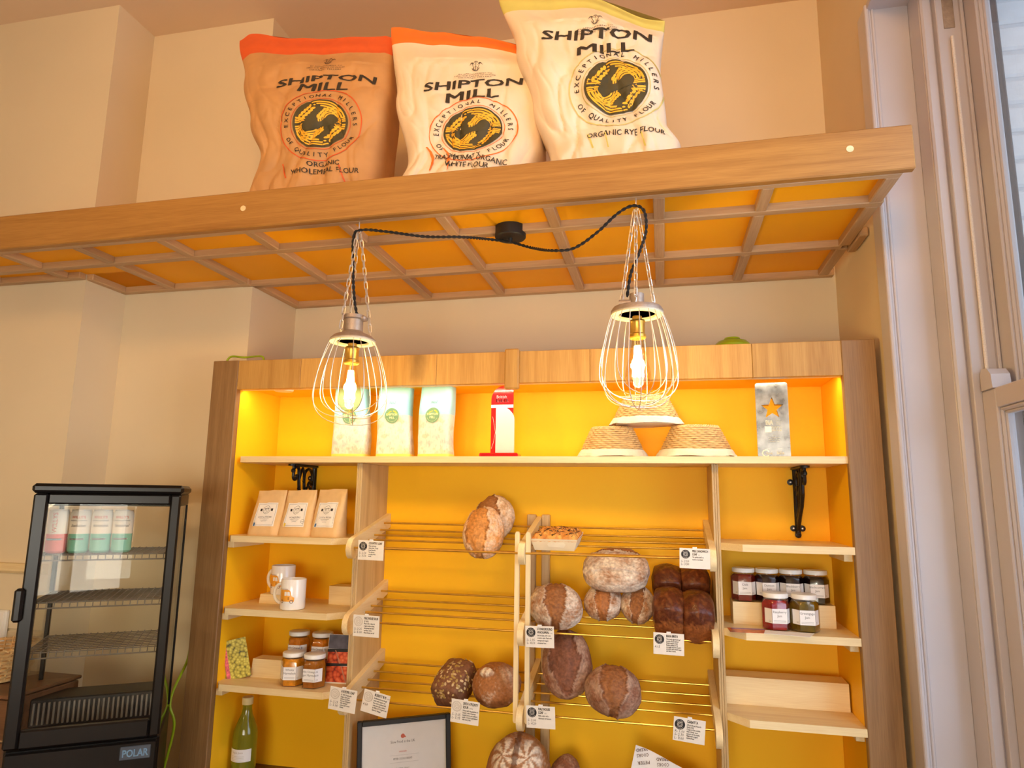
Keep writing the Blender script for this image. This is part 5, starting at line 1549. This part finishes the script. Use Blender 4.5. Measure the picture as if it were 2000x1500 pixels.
def tin_loaf(name, label, px, py, w, d, h, y, tilt, seed, group, cols, seeds=False, yaw=0., dome=.35, mat_=None, sph=.5):
    c = at(px, py, y=y); t = thing(name, c, label, 'bread', group, rot=(radians(tilt), 0, radians(yaw)))
    mb = MB(); mb.c = []; nu, nv = 64, 44; top, side, edge = cols

    def P(d_):
        e = .42; q = [math.copysign(abs(v) ** e, v) for v in d_]; n = max(abs(v) for v in d_)
        q = Vector([v / n * (.86 + .14 * (abs(v) / n)) for v in d_]); r_ = Vector(d_).normalized(); q = q.lerp(r_ * 1.18, sph)
        x, y_, z = q.x * w / 2, q.y * d / 2, q.z * h / 2
        if q.z > 0: z += dome * h / 2 * (1 - min(1, (q.x ** 2 + q.y ** 2) * .55))
        if q.z > .15: x *= 1 + .05 * min(1, (q.z - .15) * 4); 
        k = 1 + .03 * ns(d_, 2, seed) + .014 * ns(d_, 7, seed)
        return Vector((x, y_, z)) * k, q
    for j in range(nv + 1):
        th = pi * j / nv
        for i in range(nu):
            ph = 2 * pi * i / nu; d_ = (sin(th) * cos(ph), sin(th) * sin(ph), cos(th)); p, q = P(d_)
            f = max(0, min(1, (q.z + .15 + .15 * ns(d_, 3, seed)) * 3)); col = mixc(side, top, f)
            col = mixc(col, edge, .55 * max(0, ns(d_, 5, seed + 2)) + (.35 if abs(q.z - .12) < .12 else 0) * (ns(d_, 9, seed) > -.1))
            mb.v.append(tuple(p)); mb.c.append(col)
    for j in range(nv):
        for i in range(nu):
            i2 = (i + 1) % nu; mb.f.append((j * nu + i, (j + 1) * nu + i, (j + 1) * nu + i2, j * nu + i2)); mb.m.append(0)
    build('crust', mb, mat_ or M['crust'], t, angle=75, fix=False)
    if seeds:
        rr = random.Random(4); sm = [mat('pumpkin_seed', s2l(172, 140, 72), .4, var=.2), mat('oat_flake', s2l(206, 178, 128), .5, var=.15)]
        e_ = MB().lathe([(0, -1), (.5, -.85), (.85, -.5), (1, 0), (.85, .5), (.5, .85), (0, 1)], 8)
        proto = [build('seed', MB().lathe([(0, -.0011), (.5 * .004, -.0010), (.0038, -.0004), (.004, 0), (.0034, .0007), (0, .0010)], 8, fn=lambda p_: Vector((p_.x, p_.y * .62, p_.z))), sm[i], t) for i in (0, 1)]
        used = 0
        while used < 150:
            th = math.acos(rr.uniform(-.15, 1)); ph = rr.uniform(0, 2 * pi); d_ = (sin(th) * cos(ph), sin(th) * sin(ph), cos(th)); p, q = P(d_)
            if q.z < .1 and rr.random() < .7: continue
            nrm = Vector((q.x * .8, q.y * .8, max(.2, q.z))).normalized(); o = proto[used % 2] if used < 2 else part_copy(proto[rr.random() < .4], t)
            o.location = p + nrm * .0003; o.rotation_euler = (nrm.to_track_quat('Z', 'Y') @ Matrix.Rotation(rr.uniform(0, 6), 3, 'Z').to_quaternion()).to_euler(); sc_ = rr.uniform(1.0, 1.6); o.scale = (sc_, sc_, sc_); used += 1
    return t


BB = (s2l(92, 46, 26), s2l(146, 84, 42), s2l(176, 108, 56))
g_ = 'dark glazed fruit loaves'
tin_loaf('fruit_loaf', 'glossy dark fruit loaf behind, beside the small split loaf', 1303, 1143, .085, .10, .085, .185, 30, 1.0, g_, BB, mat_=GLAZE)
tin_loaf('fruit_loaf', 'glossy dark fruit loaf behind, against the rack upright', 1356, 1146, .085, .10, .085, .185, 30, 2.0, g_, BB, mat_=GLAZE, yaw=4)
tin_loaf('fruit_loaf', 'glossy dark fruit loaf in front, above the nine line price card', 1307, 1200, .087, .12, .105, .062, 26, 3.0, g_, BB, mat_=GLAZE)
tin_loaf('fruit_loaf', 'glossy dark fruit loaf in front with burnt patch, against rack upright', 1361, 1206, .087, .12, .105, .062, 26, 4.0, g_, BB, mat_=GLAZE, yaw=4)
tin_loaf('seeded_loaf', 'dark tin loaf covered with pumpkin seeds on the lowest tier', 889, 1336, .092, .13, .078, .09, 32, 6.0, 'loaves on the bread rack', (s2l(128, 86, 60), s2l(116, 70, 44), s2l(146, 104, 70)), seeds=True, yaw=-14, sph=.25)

# ------------------------------------------------------------------ herb bread in a card tray
c = at(1086, 1066, y=.055); t = thing('herb_bread', (c.x, .085, TB[0] - .0855), 'golden herb topped bread in a pale card tray on the top tier', 'bread', rot=(radians(9), 0, radians(-3)))
hw, hd, th_ = .060, .048, .036


def trayp(u_, v):
    a = 2 * pi * u_ + pi / 4; sx = max(-1, min(1, 1.42 * cos(a))); sy = max(-1, min(1, 1.42 * sin(a))); k = 1 + .20 * v
    return (sx * hw * k, sy * hd * k, th_ * v)


b = MB().grid(64, 4, trayp, wrap=True); b.f.append(tuple(range(64))[::-1]); b.m.append(0)
build('card_tray', b, mat('pale_card', s2l(242, 224, 186), .6, var=.03), t, angle=40)
build('tray_tab', MB().flat(densify(poly([(-.022 + .005, .012), (.03, .010), (.036, .020), (.03, .027), (-.012, .026), (-.020, .020)]), .02), lambda a, c_: (a, -hd * (1 + .20 * c_ / th_) - .0012, c_)), mat('pale_card_tab', s2l(250, 236, 204), .6), t, fix=False)
mb = MB(); mb.c = []
for j in range(41):
    for i in range(61):
        u_, v = i / 30 - 1, j / 20 - 1; e = max(abs(u_), abs(v)); k = 1.17
        z = th_ * .80 + .028 * max(0, 1 - e ** 3) ** .55 + .006 * noise.noise(Vector((u_ * 3, v * 3, 3))) + .004 * noise.noise(Vector((u_ * 8, v * 8, 6)))
        mb.v.append((u_ * hw * k, v * hd * k, z)); mb.c.append(mixc(s2l(238, 176, 90), s2l(190, 108, 44), .4 + .9 * noise.noise(Vector((u_ * 4, v * 4, 1)))))
for j in range(40):
    for i in range(60): q = j * 61 + i; mb.f.append((q, q + 1, q + 62, q + 61)); mb.m.append(0)
build('bread_top', mb, M['crust'], t, angle=80, fix=False)
rr = random.Random(9); hm = [mat('dried_herb', s2l(66, 56, 30), .7, var=.3), mat('toasted_onion', s2l(92, 52, 24), .6, var=.3)]
hp_ = [build('herb_fleck', MB().box(-.0055, .0055, -.0009, .0009, 0, .0012), hm[i], t) for i in (0, 1)]
for n_ in range(110):
    u_, v = rr.uniform(-.93, .93), rr.uniform(-.93, .93); e = max(abs(u_), abs(v)); z = th_ * .80 + .028 * max(0, 1 - e ** 3) ** .55 + .006 * noise.noise(Vector((u_ * 3, v * 3, 3))) + .004 * noise.noise(Vector((u_ * 8, v * 8, 6)))
    o = hp_[n_] if n_ < 2 else part_copy(hp_[n_ % 2], t)
    o.location = (u_ * hw * 1.17, v * hd * 1.17, z + .0003); o.rotation_euler = (rr.uniform(-.4, .4) + v * .3, rr.uniform(-.4, .4) + u_ * .3, rr.uniform(0, 6)); s_ = rr.uniform(.5, 1.1); o.scale = (s_, s_ * 1.2, 1)

# ------------------------------------------------------------------ price cards
def price_card(px, py, w_px, h_px, y, ang, label, head, body, price, dark=True, small=''):
    c = at(px, py, y=y); k = PXS(px, py, y); w, h = w_px * k, h_px * k
    t = thing('price_card', c, label, 'price card', 'bread price cards', rot=(radians(3), radians(-ang), 0))
    build('card', MB().box(-w / 2, w / 2, 0, .0012, -h / 2, h / 2, .0003), M['card'], t)
    build('clip', MB().box(-.006 + w * .0, .006 + w * .0, -.0004, .004, h / 2 - .001, h / 2 + .0035, .0008), M['white_lid'], t)
    f = lambda a, c_: (a, -.0005, c_); f2 = lambda a, c_: (a, -.0009, c_)
    ink = M['ink'] if dark else M['greyink']
    r = h * .22; lx, lz = -w / 2 + w * .20, h / 2 - h * .30
    b = MB()
    if dark:
        b.flat(disc(r, 28, lx, lz), f)
        build('roundel', b, ink, t, fix=False); b = MB()
        for vf in arctext('PETER', r * .62, pi / 2, r * .34, .02, span=1.9) + arctext('COOKS', r * .92, -pi / 2, r * .34, .02, inside=True, span=1.9): b.flat(shift(vf, lx, lz), f2)
        b.flat(ring(r * .46, r * .52, 20, cx=lx, cy=lz), f2)
        for q in range(6): a = pi * q / 3; b.flat(ring(r * .14, r * .20, 8, a, a + 2.2, lx + r * .18 * cos(a), lz + r * .18 * sin(a)), f2)
        build('roundel_pattern', b, M['card'], t, fix=False)
    else:
        for vf in (ring(r * .93, r, 28, cx=lx, cy=lz), ring(r * .52, r * .58, 22, cx=lx, cy=lz), ring(r * .78, r * .82, 24, cx=lx, cy=lz)): b.flat(vf, f)
        for q in range(6): a = pi * q / 3; b.flat(ring(r * .14, r * .20, 8, a, a + 2.2, lx + r * .2 * cos(a), lz + r * .2 * sin(a)), f)
        build('roundel', b, ink, t, fix=False)
    b = MB(); x0 = -w / 2 + w * .42; z = h / 2 - h * .185; hs = h * .115
    for s in head:
        vf = text(s, hs / .73, .03, 'LEFT', res=2); wid = max(v[0] for v in vf[0]); kx = min(.62, w * .53 / wid); b.flat(([(x0 + a * kx, z + c_) for a, c_ in vf[0]], vf[1]), f); last = x0 + wid * kx; z -= h * .155
    if small: b.flat(([(last + .003 + a * .7, z + h * .155 + c_) for a, c_ in text(small, h * .07, 0, 'LEFT', res=1)[0]], text(small, h * .07, 0, 'LEFT', res=1)[1]), f)
    z += h * .03; lh = min(h * .118, (z + h / 2 - h * .06) / max(1, len(body)))
    for s in body:
        vf = text(s, h * .105, .012, 'LEFT', res=2); wid = max(v[0] for v in vf[0]); kx = min(.62, w * .54 / wid); b.flat(([(x0 + a * kx, z + c_) for a, c_ in vf[0]], vf[1]), f); z -= lh
    build('printed_text', b, M['ink'], t, fix=False)
    b = MB()
    for i, s in enumerate(price):
        vf = text(s, h * .16, -.004, 'LEFT', res=1, shear=.12); wid = max(v[0] for v in vf[0]); kx = min(.9, w * .33 / wid); b.flat(([(-w / 2 + w * .045 + a * kx, -h * .20 - i * h * .145 + (h * .06 if len(price) > 2 else 0) + c_) for a, c_ in vf[0]], vf[1]), f)
    build('handwritten_price', b, M['penink'], t, fix=False)
    return t


YC = -.034
price_card(724, 1075, 50, 35, -.045, -1, 'price card for the country loaf clipped at the rack end of top tier', ['COUNTRY LOAF'], ['Made with local', 'wheat, slow - Ready', 'bread beautiful', 'The ultimate', 'everyday white', 'bread.'], ['S- 2.50', 'L- 3.50'])
price_card(715, 1223, 51, 38, -.045, -1, 'price card with pale roundel clipped on the middle tier', ['MALTHOUSE SOUR'], ['(V, WG)', 'Made with a blend of', 'organic white wheat,', 'wholemeal and dark', 'rye flour, white', 'wheat bread, we call'], ['S- 3.25', 'L- 5.00'], dark=False)
price_card(669, 1367, 53, 40, -.05, -6, 'tilted price card hanging leftmost on the lowest rod', ['A RYEPIE LOAF'], ['(V, WG) Made with', 'organic dark and', 'medium rye flour.', 'No less if wrapped', 'with seaweed', 'culture and cream', 'cheese.'], ['S- 3.25', 'L- 5.00'], dark=False)
price_card(733, 1374, 52, 40, -.025, -11, 'steeply tilted price card second along the lowest rod', ['RUSSETT RYE'], ['A wholemeal sourdough', 'made with organic rye', 'flour that is packed with', 'malts and cider, soaked', 'in Willy\'s ACV Organic Live', 'Balsamic Vinegar.'], ['4.50'], dark=False, small='(V,WG)')
price_card(908, 1391, 55, 42, YC, -4, 'price card below the seeded tin loaf with pale roundel', ['SEEDS A\'PLENTY', 'SOUR'], ['Packed with the goodness of', 'linseed, oat to mention', 'toasted sesame and sunflower', 'seeds. A crunch is guaranteed', 'with every bite'], ['S- 3.65', 'L- 5.95'], dark=False, small='(V,WG)')
price_card(1357, 1091, 60, 40, -.045, -1, 'price card for milk sandwich loaf above the dark fruit loaves', ['MILK SANDWICH', 'LOAF'], ['The perfect loaf for a', 'toastie or sandwich'], ['S- 2.50', 'L- 3.50'], small='(V)')
price_card(1054, 1244, 56, 40, -.04, 1, 'price card for stoneground wholemeal below the round wholemeal loaf', ['STONEGROUND', 'WHOLEMEAL'], ['Soft and light, with a nice', 'crumb to taste. Made with', 'stoneground organic', 'wholemeal flour.'], ['S- 2.35', 'L- 4.10'], small='(VG)')
price_card(1306, 1258, 60, 42, YC, -1, 'price card for bara brith below the dark fruit loaves', ['BARA BRITH'], ['This lovely light fruit loaf', 'version of the famous', 'Welsh teatime treat.', 'Raisins soaked in tea', 'overnight and the bread is', 'enriched with brown sugar', 'and black treacle.'], ['4.15'])
price_card(1056, 1401, 56, 41, -.04, 1, 'price card for malthouse loaf beside the foot of the centre strips', ['MALTHOUSE', 'LOAF'], ['Malts, malts, with a', 'deliciously soft texture.'], ['S- 3.00', 'L- 4.20'], small='(VG)')
price_card(1346, 1427, 62, 46, YC, -5, 'price card for ciabatta hanging alone at the far end of lowest rod', ['CIABATTA'], ['(World Bread Awards -', 'Gold) (VG)', 'Crispy on the outside', 'with a lovely open', 'texture on the inside.', 'Made with organic', 'ciabatta flour'], ['R- 1.00', 'S- 2.70', 'L- 3.60'])

# ------------------------------------------------------------------ drinks fridge
FL = Vector((-.144, -.493, 0)); FA = radians(34); FWD = .358; FD = .30
ux = Vector((cos(FA), sin(FA), 0)); uy = Vector((-sin(FA), cos(FA), 0))
fc = FL + ux * (FWD / 2); ZF = .745; FT = 1.648 - ZF; DB = .975 - ZF
fr = thing('drinks_fridge', (fc.x, fc.y, ZF), 'black countertop display fridge with glass sides holding drink cans', 'fridge', rot=(0, 0, FA))
K = M['black_plastic']; w = FWD / 2
build('cabinet_base', MB().box(-w, w, .012, FD, 0, DB - .004, .006), K, fr)
build('grille_panel', MB().box(-w + .004, w - .004, .002, .013, .006, DB - .012, .004), K, fr)
build('top_cap', MB().box(-w - .006, w + .006, -.012, FD, FT - .026, FT, .008), K, fr)
build('top_housing', MB().box(-w, w, .012, FD, FT - .060, FT - .025, .003), K, fr)
d0, d1 = DB, FT - .027; fw_ = .034
for x0, x1 in ((-w, -w + fw_), (w - fw_ * .8, w)):
    build('door_stile', MB().box(x0, x1, -.010, .011, d0, d1, .005), K, fr)
build('door_rail', MB().box(-w + fw_, w - fw_ * .8, -.010, .011, d1 - .028, d1, .004), K, fr)
build('door_rail', MB().box(-w + fw_, w - fw_ * .8, -.010, .011, d0, d0 + .045, .004), K, fr)
build('door_glass', MB().box(-w + fw_ - .002, w - fw_ * .8 + .002, -.002, .002, d0 + .043, d1 - .026), M['fridge_glass'], fr)
build('door_handle', MB().box(-w - .012, -w + .010, -.026, .004, DB + .315, DB + .400, .006), K, fr)
for x in (-w + .006, w - .006):
    build('corner_post', MB().box(x - .006, x + .006, FD - .014, FD, DB, FT - .058, .002), K, fr)
build('side_glass', MB().box(-w + .003, -w + .006, .014, FD - .012, DB, FT - .058), M['fridge_glass'], fr)
build('side_glass', MB().box(w - .006, w - .003, .014, FD - .012, DB, FT - .058), M['fridge_glass'], fr)
build('rear_glass', MB().box(-w + .01, w - .01, FD - .009, FD - .006, DB, FT - .058), M['fridge_glass'], fr)
ev = build('evaporator_cover', MB().box(-w + .012, w - .012, .17, FD - .02, DB, DB + .075, .003), M['black_matt'], fr)
for i in range(26): build('vent_slat', MB().box(-w + .020 + i * .0122, -w + .0255 + i * .0122, .164, .171, DB + .008, DB + .066, .001), M['rack_wire'], ev)
for k_, zz in enumerate((1.455, 1.330, 1.202)):
    z = zz - ZF; wr = thing('wire_rack', (0, 0, 0)); wr.parent = fr
    del_ = None
    for y_ in [.030 + .024 * j for j in range(11)]:
        build('long_wire', MB().tube([(-w + .012, y_, z), (w - .012, y_, z)], .0017 if j != 0 else .002, 5), M['rack_wire'], wr)
    for i in range(19):
        x_ = -w + .016 + i * (FWD - .032) / 18
        build('cross_wire', MB().tube([(x_, .026, z - .014), (x_, .027, z + .0022), (x_, .275, z + .0022)], .0014, 5), M['rack_wire'], wr)
    build('front_wire', MB().tube([(-w + .012, .026, z - .014), (w - .012, .026, z - .014)], .0022, 6), M['rack_wire'], wr)
bd = build('badge', MB().box(w - .092, w - .018, -.001, .003, DB - .056, DB - .022, .004), mat('badge_grey', s2l(70, 80, 92), .3), fr)
build('badge_lettering', MB().flat(shift(text('POLAR', .026, .03, width=.062), w - .055, DB - .048), lambda a, c_: (a, -.0016, c_)), mat('badge_blue', s2l(150, 190, 220), .3), fr, fix=False)
# cans on the top rack
for i in range(4):
    lx = -w + .047 + i * .0535; base = fc + ux * lx + uy * .075
    red = i == 0
    lab = ['coral and white drink can at the handle side of the fridge', 'mint green drink can beside the coral can', 'mint green drink can third along the fridge rack', 'mint green drink can last in the row on the fridge rack'][i]
    t = thing('drink_can', (base.x, base.y, 1.455 + .0028), lab, 'drink can', 'drink cans in the fridge', rot=(0, 0, FA - .05))
    r, h = .0258, .119
    low = mat('can_coral', s2l(232, 96, 84), .35, var=.03) if red else mat('can_mint', s2l(122, 190, 164), .35, var=.03) if 'can_mint' not in bpy.data.materials else bpy.data.materials['can_mint']
    build('can_lower', MB().lathe([(0, .002), (r * .80, 0), (r, .006), (r, h * .44)], 32), low, t)
    build('can_upper', MB().lathe([(r, h * .44), (r, h - .010), (r * .90, h - .003)], 32), mat('can_white', s2l(238, 226, 206), .35) if 'can_white' not in bpy.data.materials else bpy.data.materials['can_white'], t)
    build('can_end', MB().lathe([(r * .90, h - .003), (r * .92, h), (r * .86, h), (r * .84, h - .004), (0, h - .004)], 32), M['steel'], t)
    cyl = lambda a, c_, o_=.0005: ((r + o_) * sin(a / r), -(r + o_) * cos(a / r), c_)
    oc = bpy.data.materials.get('can_orange_print') or mat('can_orange_print', s2l(226, 104, 70), .5)
    b = MB()
    if red: b.flat(shift(text('WILLYS', .017, .0), .004, h * .70, pi / 2), cyl)
    else: b.flat(shift(text("WILLY'S", .010, .01), 0, h * .80), cyl)
    build('brand_print', b, oc, t, fix=False)
    b = MB()
    if not red:
        b.flat(shift(text('ORGANIC GOODNESS', .0044, 0), 0, h * .735), cyl); b.flat(shift(text('Switchel', .0115, -.006, shear=.35), 0, h * .60), cyl); b.flat(shift(text('APPLE', .004, 0), .006, h * .385), cyl)
    b.flat(densify(poly([(-.019, h * .30), (.017, h * .30), (.017, h * .34), (-.019, h * .34)]), .005), cyl)
    build('dark_print', b, M['ink'], t, fix=False)
    build('strip_print', MB().flat(shift(text('KOMBUCHA & ACV', .0046, .01), -.001, h * .308), lambda a, c_: cyl(a, c_, .0009)), M['white'], t, fix=False)
# counter under the fridge
ct = thing('back_counter', (-.6, -.45, 0), 'dark brown wooden counter carrying the drinks fridge', 'counter', world=True)
build('counter_top', MB().box(-2.35, .155, -.60, YB - .006, ZF - .035, ZF - .001, .004), M['dark_wood'], ct)
build('counter_front', MB().box(-2.35, .12, -.57, -.545, 0, ZF - .036), M['dark_wood'], ct)
# wooden crate and wicker basket at the frame's edge
cx = at(-60, 1370, y=-.34); cz0 = ZF
cr_ = thing('wooden_crate', (cx.x, -.30, cz0), 'dark wooden crate on the counter beside the fridge', 'crate', world=True)
xr_ = at(20, 1400, y=-.40).x; zt_ = at(10, 1362, y=-.40).z
for q in range(3):
    z0, z1 = cz0 + .002 + (zt_ - cz0) / 3 * q, cz0 + (zt_ - cz0) / 3 * (q + 1) - .006
    build('slat', MB().box(xr_ - .30, xr_, -.41, -.396, z0, z1, .003), M['dark_wood'], cr_); build('slat', MB().box(xr_ - .012, xr_, -.396, -.18, z0, z1, .003), M['dark_wood'], cr_)
build('crate_lid', MB().box(xr_ - .30, xr_, -.41, -.17, zt_ - .004, zt_ + .006, .003), M['dark_wood'], cr_)
bx = at(20, 1300, y=-.33); bt = thing('wicker_basket', (bx.x - .115, -.28, zt_ + .008), 'round honey coloured wicker basket at the picture edge beside fridge', 'basket')
hb_ = at(20, 1278, y=-.33).z - zt_ - .008
for i in range(9):
    v = i / 8; rr_ = .085 + .028 * v; pts = [((rr_ + .003 * sin(17 * a_ + pi * i)) * cos(a_), (rr_ + .003 * sin(17 * a_ + pi * i)) * sin(a_), .006 + hb_ * v) for a_ in [2 * pi * j / 136 for j in range(136)]]
    build('weaver', MB().tube(pts, .0042, 5, closed=True), M['wicker'], bt)
for i in range(34):
    a_ = 2 * pi * i / 34; build('stake', MB().tube([(.085 * cos(a_), .085 * sin(a_), .002), (.113 * cos(a_), .113 * sin(a_), hb_ + .012), (.119 * cos(a_ + .1), .119 * sin(a_ + .1), hb_ + .006)], .0028, 5), M['wicker'], bt)
build('basket_floor', MB().lathe([(0, .001), (.086, .001), (.086, .006), (0, .006)], 30), M['wicker'], bt)

# ------------------------------------------------------------------ green things
gm = mat('lime_green_plastic', s2l(150, 176, 24), .35, var=.06)
t = thing('green_bowl', (at(1430, 668, y=.25).x, .25, HT + .0), 'upturned lime green bowl on top of the unit near the window', 'bowl', world=True)
zg = at(1430, 663, y=.25).z; xg = at(1430, 668, y=.25).x; rg = (at(1468, 668, y=.25).x - at(1393, 668, y=.25).x) / 2
build('shelf_board', MB().box(.02, 2.08, .03, .40, HT - .012, HT - .002), M['ply_x'], un)
build('bowl_shell', MB().lathe([(0, zg + .001), (rg * .35, zg), (rg * .75, zg - .008), (rg, zg - .022), (rg * 1.15, HT + .004), (rg * 1.2, HT + .001), (rg * 1.1, HT)], 40, (xg, .25, 0)), gm, t)
build('foot_ring', MB().lathe([(rg * .34, zg + .002), (rg * .40, zg + .004), (rg * .44, zg - .001)], 32, (xg, .25, 0)), gm, t)
g0, g1, g2 = at(441, 704, y=.06), at(478, 698, y=.10), at(514, 703, y=.06)
ca = bpy.data.objects.new('x', None); bpy.data.objects.remove(ca)
b = MB().tube(spline([(g0.x, .06, HT - .0), (g0.x + .012, .07, g1.z - .003), (g1.x, .10, g1.z), (g2.x - .012, .07, g1.z - .006), (g2.x, .06, HT)], 8), .0036, 8)
tag(build('green_cable', b, gm), 'thin green cable looped on top of the unit near the chimney breast', 'cable', 'green cables')
b = MB().tube(spline([at(372, 1262, y=.06), at(366, 1290, y=.04), at(352, 1320, y=.0), at(338, 1350, y=-.03), at(332, 1380, y=-.04), at(340, 1420, y=-.03), (-.03, -.03, ZF + .02)], 8), .0042, 8)
tag(build('green_cable', b, gm), 'green cable hanging between the fridge and the oak post', 'cable', 'green cables')
